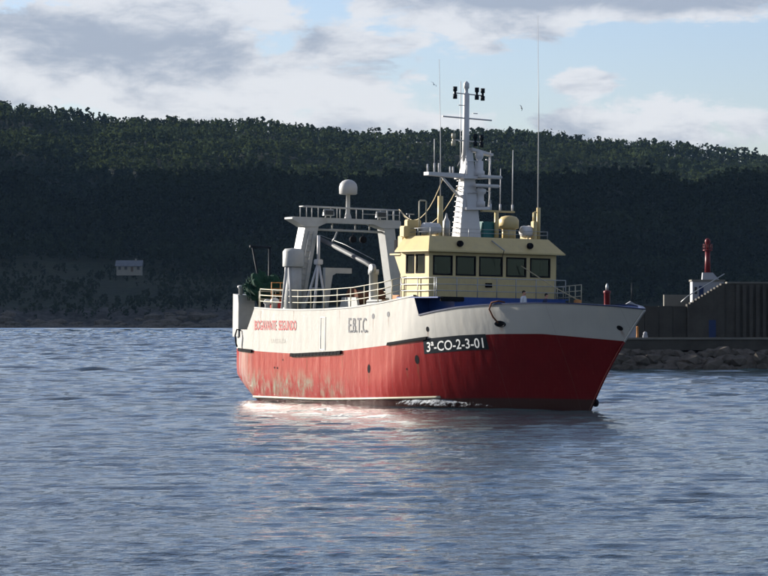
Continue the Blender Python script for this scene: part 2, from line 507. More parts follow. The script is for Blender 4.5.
def build_terrain():
    xs = np.concatenate([np.linspace(-1480, -420, 54)[:-1], np.linspace(-420, 420, 281), np.linspace(420, 1480, 54)[1:]])
    ys = np.concatenate([np.arange(1140, 1240, 2.0), np.arange(1240, 1700, 6.0), np.arange(1700, 3401, 20.0)])
    X, Y = np.meshgrid(xs, ys)
    Z = terrain_z(X, Y)
    nx, ny = len(xs), len(ys)
    i = np.arange(nx * ny).reshape(ny, nx)
    q = np.stack([i[:-1, :-1], i[:-1, 1:], i[1:, 1:], i[1:, :-1]], -1).reshape(-1, 4)
    o = np_mesh('hills', np.stack([X, Y, Z], -1).reshape(-1, 3), q, terrain_mat(), True)
    tag(o, 'dark wooded hills rising from the rocky shore behind the ship', 'hills', kind='structure')


build_terrain()


# ---------------------------------------------------------------- forest
def foliage_mat(name, ca, cb, trans=0.25):
    m = bpy.data.materials.new(name); m.use_nodes = True
    nt = m.node_tree; nt.nodes.clear(); w = NT(nt)
    out = w.n('ShaderNodeOutputMaterial')
    at = w.n('ShaderNodeAttribute', attribute_name='tint')
    geo = w.n('ShaderNodeNewGeometry')
    oi = w.n('ShaderNodeObjectInfo')
    f = w.math('MULTIPLY_ADD', geo.outputs['Random Per Island'], 0.35, w.math('MULTIPLY', at.outputs['Fac'], 0.65))
    c = w.mix(f, col4(ca), col4(cb))
    df = w.n('ShaderNodeBsdfDiffuse'); tl = w.n('ShaderNodeBsdfTranslucent')
    w.put(df.inputs[0], c); w.put(tl.inputs[0], w.mix(1.0, c, (1.3, 1.2, 0.6, 1), 'MULTIPLY'))
    mx = w.n('ShaderNodeMixShader'); mx.inputs[0].default_value = trans
    nt.links.new(df.outputs[0], mx.inputs[1]); nt.links.new(tl.outputs[0], mx.inputs[2]); nt.links.new(mx.outputs[0], out.inputs[0])
    return m


M_LEAF = foliage_mat('woodland_foliage', (0.005, 0.008, 0.006), (0.024, 0.034, 0.018))  # near wood: its shade is darkened into the leaf colour
M_LEAF_FAR = foliage_mat('sunlit_woodland_foliage', (0.012, 0.020, 0.014), (0.044, 0.062, 0.036))  # far wood: sunlight painted in as a lighter leaf colour


def crown_proto(n, shape, seed, leaf=1.0):
    """leaf-clump quads filling a crown of unit height 1, base at 0; returns (4n,3)"""
    r = np.random.default_rng(seed)
    k = 9 if shape == 'round' else 8
    if shape == 'round':
        cz = r.uniform(0.32, 0.86, k); cr = 0.30 * np.sqrt(np.clip(1 - ((cz - 0.55) / 0.5) ** 2, 0.1, 1))
    else:
        cz = np.linspace(0.2, 0.92, k); cr = 0.25 * (1.02 - cz) + 0.03
    an = r.uniform(0, 2 * math.pi, k)
    cx = np.cos(an) * cr * 0.75; cy = np.sin(an) * cr * 0.75
    w = r.integers(0, k, n)
    rad = (0.16 if shape == 'round' else 0.11) * (1.0 if shape == 'round' else (1.25 - cz[w]))
    d = r.normal(size=(n, 3)); d /= np.linalg.norm(d, axis=1)[:, None]
    p = np.stack([cx[w], cy[w], cz[w]], -1) + d * (rad * r.uniform(0.5, 1.05, n))[:, None] * np.array([1, 1, 0.8])
    # facing outwards, jittered
    nrm = d + r.normal(size=(n, 3)) * 0.5; nrm /= np.linalg.norm(nrm, axis=1)[:, None]
    t = np.cross(nrm, r.normal(size=(n, 3))); t /= np.linalg.norm(t, axis=1)[:, None]
    b = np.cross(nrm, t)
    s = (0.055 * leaf * r.uniform(0.6, 1.3, n))[:, None]
    q = np.stack([p - t * s - b * s * 0.7, p + t * s - b * s * 0.5, p + t * s * 0.8 + b * s, p - t * s * 0.7 + b * s * 0.8], 1)
    return q.reshape(-1, 3).astype(np.float32)


def scatter(name, pts, hts, protos, label, m=None):
    vs = []; ti = []
    for i, p in enumerate(protos):
        sel = np.where(np.arange(len(pts)) % len(protos) == i)[0]
        if not len(sel): continue
        a = rng.uniform(0, 2 * math.pi, len(sel)); ca, sa = np.cos(a)[:, None], np.sin(a)[:, None]
        hh = hts[sel][:, None]; wd = hh * rng.uniform(0.7, 1.2, len(sel))[:, None]
        x = (p[None, :, 0] * ca - p[None, :, 1] * sa) * wd + pts[sel, 0][:, None]
        y = (p[None, :, 0] * sa + p[None, :, 1] * ca) * wd + pts[sel, 1][:, None]
        z = p[None, :, 2] * hh + pts[sel, 2][:, None] - 0.3
        vs.append(np.stack([x, y, z], -1).reshape(-1, 3))
        tt = np.clip(rng.beta(1.6, 2.4, len(sel)) * 0.7 + 0.9 * fbm(pts[sel, 0] / 55, pts[sel, 1] / 55, 3, 91) + 0.12, 0, 1)
        ti.append(np.repeat(tt, len(p) // 4))
    V = np.concatenate(vs); T = np.concatenate(ti).astype(np.float32)
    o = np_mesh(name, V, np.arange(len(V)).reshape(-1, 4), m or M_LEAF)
    at = o.data.attributes.new('tint', 'FLOAT', 'FACE'); at.data.foreach_set('value', T)
    return tag(o, label, 'woodland', kind='stuff')


PR = [crown_proto(64, 'round', 1, 1.15), crown_proto(52, 'cone', 2, 1.15), crown_proto(64, 'round', 3, 1.15), crown_proto(52, 'cone', 4, 1.15), crown_proto(60, 'round', 5, 1.15)]
PF = [crown_proto(40, 'round', 11, 1.45), crown_proto(36, 'cone', 12, 1.45), crown_proto(36, 'cone', 13, 1.45), crown_proto(42, 'round', 14, 1.4)]
PS = [crown_proto(40, 'round', 21, 1.7), crown_proto(40, 'round', 22, 1.7)]


def jitter_grid(x0, x1, y0, y1, sp):
    gx, gy = np.meshgrid(np.arange(x0, x1, sp), np.arange(y0, y1, sp))
    p = np.stack([gx.ravel(), gy.ravel()], -1) + rng.uniform(-0.48, 0.48, (gx.size, 2)) * sp
    return p


def in_view(p, mar=40):
    a = 3130 * p[:, 0] / p[:, 1]
    return (a > -384 - mar * 2) & (a < 384 + mar * 2)


def forest():
    # near wood
    p = jitter_grid(-260, 260, 1212, 1640, 5.2); p = p[in_view(p, 50)]
    a = 384 + 3130 * p[:, 0] / p[:, 1]
    edge = np.interp(a, [-60, 60, 200, 280, 330], [1330, 1352, 1345, 1290, 1215])
    keep = (p[:, 1] > edge + 26 * fbm(p[:, 0] / 40, p[:, 0] * 0, 3, 31)) & (fbm(p[:, 0] / 35, p[:, 1] / 35, 3, 44) > -0.55)
    p = p[keep]
    z = terrain_z(p[:, 0], p[:, 1]); h = rng.uniform(6.5, 13, len(p)) * (1 + 0.4 * fbm(p[:, 0] / 30, p[:, 1] / 30, 2, 8))
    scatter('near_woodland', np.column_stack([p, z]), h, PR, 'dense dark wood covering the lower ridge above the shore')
    # far wood
    p = jitter_grid(-420, 420, 1960, 2545, 6.9); p = p[in_view(p, 50)]
    p = p[fbm(p[:, 0] / 60, p[:, 1] / 60, 3, 45) > -0.6]
    z = terrain_z(p[:, 0], p[:, 1]); h = rng.uniform(6, 13, len(p)) * (1 + 0.45 * fbm(p[:, 0] / 50, p[:, 1] / 50, 2, 18))
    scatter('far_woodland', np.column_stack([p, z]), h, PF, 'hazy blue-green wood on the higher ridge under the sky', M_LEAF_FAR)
    # scrub on the bank and round the field
    p = jitter_grid(-230, 230, 1206, 1345, 5.0); p = p[in_view(p, 50)]
    p = p[(fbm(p[:, 0] / 22, p[:, 1] / 16, 3, 71) > -0.28)]
    a = 384 + 3130 * p[:, 0] / p[:, 1]
    p = p[~((a > 100) & (a < 158) & (p[:, 1] < 1296) & (p[:, 1] > 1262)) & (a < 330)]
    z = terrain_z(p[:, 0], p[:, 1]); h = rng.uniform(1.6, 5.0, len(p))
    scatter('shore_scrub', np.column_stack([p, z - 0.3]), h, PS, 'low dark scrub growing along the shore bank and field')


forest()


def shore_rocks():
    r = random.Random(4)
    b = MB()
    for i in range(210):
        a = r.uniform(-30, 330); D = 1190 + r.uniform(-5, 14)
        x = (a - 384) / 3130 * D
        z = float(terrain_z(np.array([x]), np.array([D]))[0])
        bm = bmesh.new(); bmesh.ops.create_icosphere(bm, subdivisions=1, radius=1)
        k = r.uniform(.6, 2.4) * (1.0 if i % 6 else 1.7); t = r.uniform(0, 3)
        for v in bm.verts:
            q = v.co * r.uniform(.7, 1.15)
            v.co = Vector((x + k * (q.x * math.cos(t) - q.y * math.sin(t)) * 1.7, D + k * (q.x * math.sin(t) + q.y * math.cos(t)), max(z, -.2) + k * q.z * .7))
        b.bm(bm)
    tag(b.build('shore_rocks', M_ROCK), 'broken grey rocks along the waterline of the far left shore', 'rocks', kind='stuff')


shore_rocks()


def single_tree(proto_mesh, trunk_mesh, x, y, h, label, group):
    z = float(terrain_z(np.array([x]), np.array([y]))[0])
    e = empty('tree', (x, y, z - 0.4), rnd.uniform(0, 6.28)); e.scale = (h, h, h)
    tag(e, label, 'tree', group)
    link('crown', proto_mesh, e); link('trunk', trunk_mesh, e)


def skyline_trees():
    crowns = []
    for i, q in enumerate([crown_proto(120, 'round', 101, 0.95), crown_proto(110, 'cone', 102, 0.95), crown_proto(130, 'round', 103, 0.9)]):
        q = q.copy(); q[:, 2] = q[:, 2] * 0.9 + 0.02; q[:, :2] *= 1.15
        me = bpy.data.meshes.new('crown')
        me.from_pydata([tuple(map(float, v)) for v in q], [], [tuple(range(4 * k, 4 * k + 4)) for k in range(len(q) // 4)])
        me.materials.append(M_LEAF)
        at = me.attributes.new('tint', 'FLOAT', 'FACE'); at.data.foreach_set('value', rng.uniform(0.2, 0.6, len(q) // 4).astype(np.float32))
        crowns.append(me)
    t = MB().tube([(0, 0, -0.03), (0.006, 0.004, 0.3), (0, 0.01, 0.62), (0.008, 0, 0.9)], 0.022, 6, 0.006)
    for a in (0.5, 2.6, 4.4):
        t.tube([(0, 0, 0.42), (0.09 * math.cos(a), 0.09 * math.sin(a), 0.55), (0.16 * math.cos(a), 0.16 * math.sin(a), 0.66)], 0.009, 5, 0.003)
    to = t.build('trunk', M_TRUNK); tm = to.data; bpy.data.objects.remove(to)
    for k in range(56):
        a = 6 + k * 13.7 + rnd.uniform(-5, 5)
        D = D_FAR + rnd.uniform(-12, 4)
        single_tree(crowns[k % 3], tm, (a - 384) / 3130 * D, D, rnd.uniform(9, 15), 'small tree standing up along the bright top edge of the hill', 'trees on the skyline')
    for k in range(26):
        a = 10 + k * 29 + rnd.uniform(-12, 12)
        D = D_NEAR + rnd.uniform(-10, 3)
        single_tree(crowns[(k + 1) % 3], tm, (a - 384) / 3130 * D, D, rnd.uniform(10, 14), 'dark tree rising above the crest of the lower wooded ridge', 'trees on the lower ridge')


skyline_trees()


# ---------------------------------------------------------------- water
def water_mat():
    m = bpy.data.materials.new('sea_water'); m.use_nodes = True
    nt = m.node_tree; w = NT(nt); b = nt.nodes['Principled BSDF']
    b.inputs['Base Color'].default_value = (0.014, 0.028, 0.038, 1)
    b.inputs['Roughness'].default_value = 0.05
    b.inputs['IOR'].default_value = 1.333
    geo = w.n('ShaderNodeNewGeometry'); P = geo.outputs['Position']
    sx = w.n('ShaderNodeSeparateXYZ'); w.put(sx.inputs[0], P)
    near = w.mapr(sx.outputs[1], 420, 90, 0.25, 1.0)
    gust = w.mapr(w.noise(w.vec('MULTIPLY', P, (0.12, 1.0, 1.0)), 0.06, 3, 0.5), 0.35, 0.65, 0.75, 1.15)
    fine = w.noise(w.vec('MULTIPLY', P, (0.8, 1.2, 1.0)), 4.6, 4, 0.55)
    h = w.math('MULTIPLY', w.math('MULTIPLY', fine, 0.042), near)
    bp = w.n('ShaderNodeBump'); bp.inputs['Strength'].default_value = 1.0; bp.inputs['Distance'].default_value = 1.0
    w.put(bp.inputs['Height'], w.math('MULTIPLY', h, gust))
    nt.links.new(bp.outputs[0], b.inputs['Normal'])
    return m


def wave_height(X, Y, sp):
    """chop as a sum of sines; waves shorter than the local grid can carry fade out and longer ones take over their steepness"""
    r = np.random.default_rng(5)
    n = 96
    lam = np.exp(np.linspace(math.log(0.36), math.log(7.0), n) + r.normal(0, .02, n))
    ang = R(84) + r.normal(0, 1.0, n) * np.where(lam < 1.0, 0.55, 0.32)           # mostly running along the line of sight
    ph = r.uniform(0, 2 * math.pi, n)
    s0 = np.where(lam < 0.75, 1.0, (0.75 / lam) ** 1.25)
    spy = sp[:, :1]
    Z = np.zeros_like(X); var = np.zeros_like(spy)
    for i in range(n):
        w = np.clip((lam[i] / spy - 2.6) / 2.5, 0, 1)
        if w.max() <= 0: continue
        a = s0[i] * w
        var += a * a / 2
        k = 2 * math.pi / lam[i]
        p = k * (X * math.cos(ang[i]) + Y * math.sin(ang[i])) + ph[i]
        rows = np.where(w[:, 0] > 0)[0]; r0, r1 = rows[0], rows[-1] + 1
        pp = p[r0:r1]
        Z[r0:r1] += a[r0:r1] / k * (np.sin(pp) - 0.2 * np.cos(2 * pp))
    Z *= WAVE_SLOPE * np.interp(Y, [60, 160, 320, 700], [1.0, 1.1, 1.5, 1.9]) / np.sqrt(var)
    g = 0.95 + 0.55 * fbm(X / 70, Y / 9, 3, 61)
    Z = Z * np.clip(g, 0.45, 1.45)
    # waves spreading from the moving hull
    hx, hy = math.sin(R(35)), -math.cos(R(35)); ox, oy = 10.62 - 28.2 * hx, 161.4 - 28.2 * hy
    a = (X - ox) * hx + (Y - oy) * hy; b = np.abs((X - ox) * -hy + (Y - oy) * hx)
    for bow, w0, k, amp in ((27.0, 0.9, 0.34, 0.10),):
        sdist = bow - a
        d = b - (w0 + np.maximum(sdist, 0) * k)
        Z += np.where(sdist > 0, amp * np.exp(-(d / 1.6) ** 2) * np.cos(d * 2.4) * np.exp(-np.maximum(sdist, 0) / 16) * np.clip(sdist / 2, 0, 1), 0)
    return Z


WAVE_SLOPE = 0.10


def build_water():
    y0, y1 = 47.0, 1200.0
    ys = [y0]
    while ys[-1] < y1: ys.append(ys[-1] + (ys[-1] * .0022 if ys[-1] < 250 else .55 if ys[-1] < 600 else .55 + (ys[-1] - 600) * .004))
    ys = np.array(ys); y1 = ys[-1]
    nx = 470
    S = np.linspace(-1, 1, nx)
    half = 0.150 * ys + 15
    X = half[:, None] * S[None, :]; Y = np.repeat(ys[:, None], nx, 1)
    sp = np.maximum(2 * half / nx * .6, np.gradient(ys))[:, None] * np.ones((1, nx))
    Z = wave_height(X, Y, sp)
    Z *= np.clip((1 - np.abs(S)) / 0.06, 0, 1)[None, :] * np.clip((Y - y0) / 2, 0, 1) * np.clip((y1 - Y) / 12, 0, 1)
    ny = len(ys)
    i = np.arange(nx * ny).reshape(ny, nx)
    q = np.stack([i[:-1, :-1], i[:-1, 1:], i[1:, 1:], i[1:, :-1]], -1).reshape(-1, 4)
    V = np.stack([X, Y, Z], -1).reshape(-1, 3)
    W = 1480; o = len(V)
    ex = np.array([(-W, -80, 0), (W, -80, 0), (-W, y0, 0), (-half[0], y0, 0), (half[0], y0, 0), (W, y0, 0), (-W, y1, 0), (-half[-1], y1, 0), (half[-1], y1, 0), (W, y1, 0), (-W, 1400, 0), (W, 1400, 0)], float)
    eq = np.array([(0, 1, 5, 2), (2, 3, 7, 6), (4, 5, 9, 8), (6, 9, 11, 10)]) + o
    ob = np_mesh('water', np.vstack([V, ex]), np.vstack([q, eq]), water_mat(), True)
    tag(ob, 'rippled blue-grey harbour water in front of and around the ship', 'water', kind='structure')


build_water()


# ================================================================ BREAKWATER AND QUAY (right)
def rock_mesh(seed):
    r = random.Random(seed)
    bm = bmesh.new(); bmesh.ops.create_icosphere(bm, subdivisions=1, radius=1)
    for v in bm.verts:
        v.co *= r.uniform(0.78, 1.12); v.co.x *= 1.15; v.co.z *= 0.75
        for ax in (0, 1, 2):
            v.co[ax] = max(-0.82, min(0.82, v.co[ax]))
    me = bpy.data.meshes.new('boulder'); bm.to_mesh(me); bm.free()
    me.materials.append(M_ROCK)
    return me


def breakwater():
    D = 283.0
    s = D / 3130
    def wx(p): return (p - 384) * s
    def wz(p, d=D): return CAM_H + (315 - p) / 3130 * d
    XL, XR = wx(556), wx(1000)
    bw = empty('breakwater', (0, 0, 0))
    tag(bw, 'concrete breakwater with rock armour and a long parapet wall beside the ship bow', 'breakwater')
    MB().prism([(D + .3, 1.3), (D + 3.4, 1.75), (D + 3.4, -2), (D - 1.0, -2)], XL, XR, 'YZ').build('rubble_core', M_ROCK, bw)
    MB().prism([(D + 1.4, 1.752), (D + 16, 1.752), (D + 16, 2.72), (D + 1.4, 2.72)], XL, XR, 'YZ').build('apron', M_CONC, bw)
    MB().box((XL, D + 1.25, 2.722), (XR, D + 1.9, 2.90)).build('kerb', M_CONC2, bw)
    ms = [rock_mesh(i) for i in range(7)]
    for row, (yy, zz, n, sz) in enumerate([(D - 1.5, 0.05, 40, 0.95), (D - 0.9, 0.78, 44, 0.85), (D + 0.1, 1.4, 42, 0.72)]):
        for i in range(n):
            x = XL + (i + rnd.uniform(0.1, 0.9)) * (wx(800) - XL) / n
            o = link('boulder', ms[rnd.randrange(7)], bw, (x, yy + rnd.uniform(-0.3, 0.3), zz + rnd.uniform(-0.15, 0.15)))
            k = sz * rnd.uniform(0.6, 1.25); o.scale = (k * rnd.uniform(0.9, 1.3), k, k * rnd.uniform(0.8, 1.1))
            o.rotation_euler = (rnd.uniform(-.4, .4), rnd.uniform(-.4, .4), rnd.uniform(0, 6.28))
    # parapet: low wall, stair up, high wall with ribs
    yw = D + 9.0; sw = yw / 3130
    def qx(p): return (p - 384) * sw
    def qz(p): return CAM_H + (315 - p) * sw
    zl, zh = qz(306), qz(283.5)
    xs = [qx(560), qx(687), qx(724), XR + 4]
    for i in range(9):
        a = xs[0] + (xs[1] - xs[0]) * i / 9; b = xs[0] + (xs[1] - xs[0]) * (i + 1) / 9
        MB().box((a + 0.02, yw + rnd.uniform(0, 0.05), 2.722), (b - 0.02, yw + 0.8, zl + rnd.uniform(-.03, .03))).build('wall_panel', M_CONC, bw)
    MB().prism([(xs[1], 2.722), (xs[2], 2.722), (xs[2], zh), (xs[1], zl)], yw - 0.3, yw + 1.6, 'XZ').build('stair_flank', M_CONC, bw)
    for i in range(12):
        t = i / 12
        xa = xs[1] + (xs[2] - xs[1]) * t; xb = xs[1] + (xs[2] - xs[1]) * (t + 1 / 12)
        MB().box((xa, yw - 0.28, zl + (zh - zl) * t), (xb, yw + 1.3, zl + (zh - zl) * (t + 1 / 12))).build('step', M_CONC, bw)
    MB().tube([(xs[1] - 0.6, yw - 0.4, zl + 0.35), (xs[1], yw - 0.4, zl + 0.9), (xs[2], yw - 0.4, zh + 0.9)], 0.05, 6).build('handrail', M_STEEL, bw)
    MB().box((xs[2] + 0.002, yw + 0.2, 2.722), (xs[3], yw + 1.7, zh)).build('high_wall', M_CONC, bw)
    for i in range(14):
        a = qx(736) + i * 0.62
        MB().box((a, yw - 0.06 - 0.03 * (i % 2), 2.722), (a + 0.34, yw + 0.199, zh - 0.12 - 0.05 * (i % 3))).build('wall_rib', M_CONC, bw)
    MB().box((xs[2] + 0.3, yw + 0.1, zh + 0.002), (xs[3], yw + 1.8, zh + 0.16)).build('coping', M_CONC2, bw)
    MB().box((qx(667), yw + 3.0, 2.722), (qx(692), yw + 4.0, qz(294.5))).build('wall_panel', M_CONC2, bw)
    MB().box((qx(708.5), yw - 0.33, 2.722), (qx(715.5), yw - 0.302, qz(320))).build('door_recess', M_BDOOR, bw)

    # beacon house and red tower
    yb = D + 13.4; sb = yb / 3130
    def bx(p): return (p - 384) * sb
    def bz(p): return CAM_H + (315 - p) * sb
    h = empty('beacon_house', (bx(708), yb, 2.72))
    def L(x, y, z): return (x - bx(708), y - yb, z - 2.72)
    tag(h, 'small white beacon house with blue door behind the breakwater stair', 'building')
    MB().box(L(bx(692.5), yb, 2.722), L(bx(724), yb + 2.4, bz(281.5))).build('wall', M_WALLW, h)
    MB().box(L(bx(691.5), yb - 0.12, bz(281.4)), L(bx(725), yb + 2.5, bz(279.6))).build('roof', M_CONC2, h)
    MB().box(L(bx(699), yb - 0.05, bz(301)), L(bx(703.5), yb - 0.002, bz(286))).build('door', M_BDOOR, h)
    MB().box(L(bx(694.5), yb - 0.04, bz(294)), L(bx(697), yb - 0.002, bz(287))).build('window', M_DARKWIN, h)
    t = empty('red_beacon_tower', (bx(709), yb + 1.2, bz(279.6)))
    tag(t, 'slim red harbour light tower standing on a white base beside the wall', 'light tower')
    zt = bz(279.6)
    MB().frustum([(-.55, -.5, 0.002), (1.05, -.5, 0.002), (1.05, .5, 0.002), (-.55, .5, 0.002)], [(-.5, -.4, bz(272.5) - zt), (.45, -.4, bz(272.5) - zt), (.45, .4, bz(272.5) - zt), (-.5, .4, bz(272.5) - zt)]).build('base', M_WALLW, t)
    MB().lathe((0, 0, 0), [(.29, bz(272.4) - zt), (.26, bz(262) - zt), (.24, bz(251) - zt)], 14).build('shaft', M_BEACON, t)
    MB().lathe((0, 0, 0), [(.30, bz(250.9) - zt), (.46, bz(250.4) - zt), (.46, bz(249.6) - zt), (.30, bz(249.2) - zt)], 14).build('gallery', M_BEACON, t)
    MB().lathe((0, 0, 0), [(.16, bz(249.1) - zt), (.16, bz(244.5) - zt), (.24, bz(243) - zt), (.28, bz(241) - zt), (.22, bz(239) - zt), (.06, bz(238) - zt)], 14).build('lantern', M_BEACON, t)
    g = MB()
    for a in range(8):
        an = a * math.pi / 4
        g.tube([(0.43 * math.cos(an), 0.43 * math.sin(an), bz(249.6) - zt), (0.43 * math.cos(an), 0.43 * math.sin(an), bz(244) - zt)], .02, 5)
    for z in (244, 246.8):
        g.tube([(0.43 * math.cos(a * math.pi / 8), 0.43 * math.sin(a * math.pi / 8), bz(z) - zt) for a in range(17)], .02, 5)
    g.build('gallery_rail', M_BEACON, t)
    # light column left of it
    c = empty('light_column', (bx(601.5), D + 6, 2.72))
    tag(c, 'short dark red light column standing behind the ship bow', 'light column')
    MB().lathe((0, 0, 0), [(.42, 0.002), (.42, .25), (.30, .3), (.28, 4.2), (.34, 4.25), (.34, 4.45), (.2, 4.5)], 14).build('shaft', M_BEACON, c)
    MB().lathe((0, 0, 0), [(.12, 4.5), (.14, 4.8), (.1, 5.0), (.05, 5.15)], 10).build('lamp', M_STEEL, c)
    k = empty('quay_hut', (bx(625.5), D + 7, 2.72))
    tag(k, 'low white hut with a pole showing above the bow', 'hut')
    MB().box((-.55, -.5, .002), (.45, .5, 3.15), .04).build('wall', M_WALLW, k)
    MB().prism([(-.65, 3.152), (.55, 3.152), (-.05, 3.5)], -.58, .58, 'XZ').build('roof', M_WALLW, k)
    MB().tube([(.1, 0, 3.3), (.1, 0, 5.2)], .06, 8).build('pole', M_BLACKP, k)
    b1 = MB().box((-.22, -.3, .002), (.22, .3, .42), .05).lathe((0, 0, .42), [(.2, 0), (.18, .2), (.05, .3)], 10).build('mooring_bollard', M_WALLW)
    b1.location = (wx(648), D + 3, 2.722)
    tag(b1, 'small pale mooring bollard on the breakwater edge', 'bollard')
    yp = MB().lathe((0, 0, 0), [(.14, .002), (.11, .3), (.10, 1.1), (.13, 1.12), (.05, 1.2)], 10).build('marker_post', M_ORANGE)
    yp.location = (wx(641), D + 4, 2.722)
    tag(yp, 'short ochre marker post on the breakwater near the bow', 'post')


breakwater()


# ---------------------------------------------------------------- houses on the far shore
def house(loc, w, d, hw, hr, label, cat='house', nwin=4, m=M_HOUSE):
    e = empty('house', loc, 0)
    tag(e, label, cat)
    MB().prism([(-d / 2, -1.5), (d / 2, -1.5), (d / 2, hw), (-d / 2, hw)], -w / 2, w / 2, 'YZ').build('wall', m, e)
    o = .5
    rf = MB().prism([(-d / 2 - o, hw - .15), (0, hw + hr), (d / 2 + o, hw - .15), (d / 2 + o, hw + .05), (0, hw + hr + .22), (-d / 2 - o, hw + .05)], -w / 2 - o, w / 2 + o, 'YZ').build('roof', M_ROOF, e)
    MB().prism([(-d / 2, hw), (d / 2, hw), (0, hw + hr - .1)], -w / 2, w / 2, 'YZ').build('gable', m, e)
    MB().box((w * .22, -.3, hw + hr * .6), (w * .22 + .7, .4, hw + hr + .9)).build('chimney', m, rf)
    for i in range(nwin):
        x = -w / 2 + (i + .5) * w / nwin
        if i == nwin // 2:
            MB().box((x - .5, -d / 2 - .06, .0), (x + .5, -d / 2 - .003, 2.0)).build('door', M_TRUNK, e)
        else:
            wn = MB().box((x - .55, -d / 2 - .05, .9), (x + .55, -d / 2 - .003, 2.1)).build('window', M_DARKWIN, e)
            MB().box((x - .7, -d / 2 - .14, .78), (x + .7, -d / 2 - .06, .9)).build('sill', M_CONC2, wn)
    return e


def houses():
    D = 1284.0
    x, y, z = px(129.5, 271.8, D)
    house((x, D, z), 10.2, 6.2, 2.3, 2.2, 'long low cream house with grey roof alone on the dark far shore')
    D2 = 1655.0
    x, y, z = px(738, 213, D2)
    house((x, D2 - 80, z * 1.0), 9, 6, 2.8, 1.6, 'faint pale house half hidden in the wood on the right', nwin=3, m=M_WALLW)


houses()


# ================================================================ THE TRAWLER
TH = R(35)
u = Vector((math.sin(TH), -math.cos(TH), 0))
SO = Vector((10.62, 161.4, 0)) - 28.2 * u
ship = empty('fishing_trawler', SO, -R(55))
ship.rotation_euler.x = R(-0.8)      # slight list to port
tag(ship, 'red and white stern trawler with cream wheelhouse and white mast under way', 'fishing boat')
XT, XB = 0.5, 32.46


def stem(z): return 28.2 + 0.6 * z + (0.044 * z * z if z > 0 else 0)
def stern(z):
    if z >= 1.9: return XT
    t = (1.9 - z) / 1.9
    return XT + 1.35 * t ** 1.8
def halfb(X, z):
    t = min(max(z / 5.3, 0), 1)
    X0 = 15.0 + (18.3 - 15.0) * t
    n = 1.55 + 0.55 * t
    B = 4.4 - 0.22 * max(0, (1.4 - z) / 1.4) ** 2
    q = min(max((X - X0) / (stem(z) - X0), 0), 1)
    b = B * (1 - q ** n)
    s = max(0, 1 - (X - stern(z)) / 1.6)
    b -= 0.35 * s * s * (1 + max(0, 1.5 - z))
    return max(b, 0.0)


TOP = [(.5, 4.05), (2.2, 4.05), (2.9, 5.3), (5, 5.21), (7.6, 5.17), (10, 5.2), (12.7, 5.30), (15.5, 5.56), (18.15, 5.92), (19.25, 4.86), (20.5, 5.07), (22, 5.27), (23.5, 5.39), (25, 5.46), (27, 5.51), (29, 5.48), (31, 5.36), (32.46, 5.22)]
CLN = [(.5, 2.95), (4, 2.80), (7.7, 2.71), (12.2, 2.88), (17.4, 3.28), (20.5, 3.60), (23, 3.80), (25.5, 3.92), (28, 3.95), (29.5, 3.85), (32.46, 3.62)]
def ztop(X): return float(np.interp(X, [p[0] for p in TOP], [p[1] for p in TOP]))
def zcol(X): return float(np.interp(X, [p[0] for p in CLN], [p[1] for p in CLN]))


COLS = sorted(set([.5, .7, .9, 1.1, 1.5, 2.2, 2.9] + [3 + 0.6 * i for i in range(26)] + [18.15, 18.5, 18.9, 19.25] + [19.7 + .4 * i for i in range(31)] + [32.0, 32.2, 32.35, 32.46]))
COLS = [c for c in COLS if c <= XB]


def hull_pt(Xn, z, side, off=0.0):
    s = (Xn - XT) / (XB - XT)
    x0, x1 = stern(z), stem(z)
    X = x0 + s * (x1 - x0)
    return (X, side * (halfb(X, z) + off), z)


def hp(X, z, side, off=0.0):
    return (X, side * (halfb(X, z) + off), z)


_zc = [(hull_pt(c, zcol(c), 1)[0], zcol(c)) for c in COLS]
def zcx(X): return float(np.interp(X, [p[0] for p in _zc], [p[1] for p in _zc]))


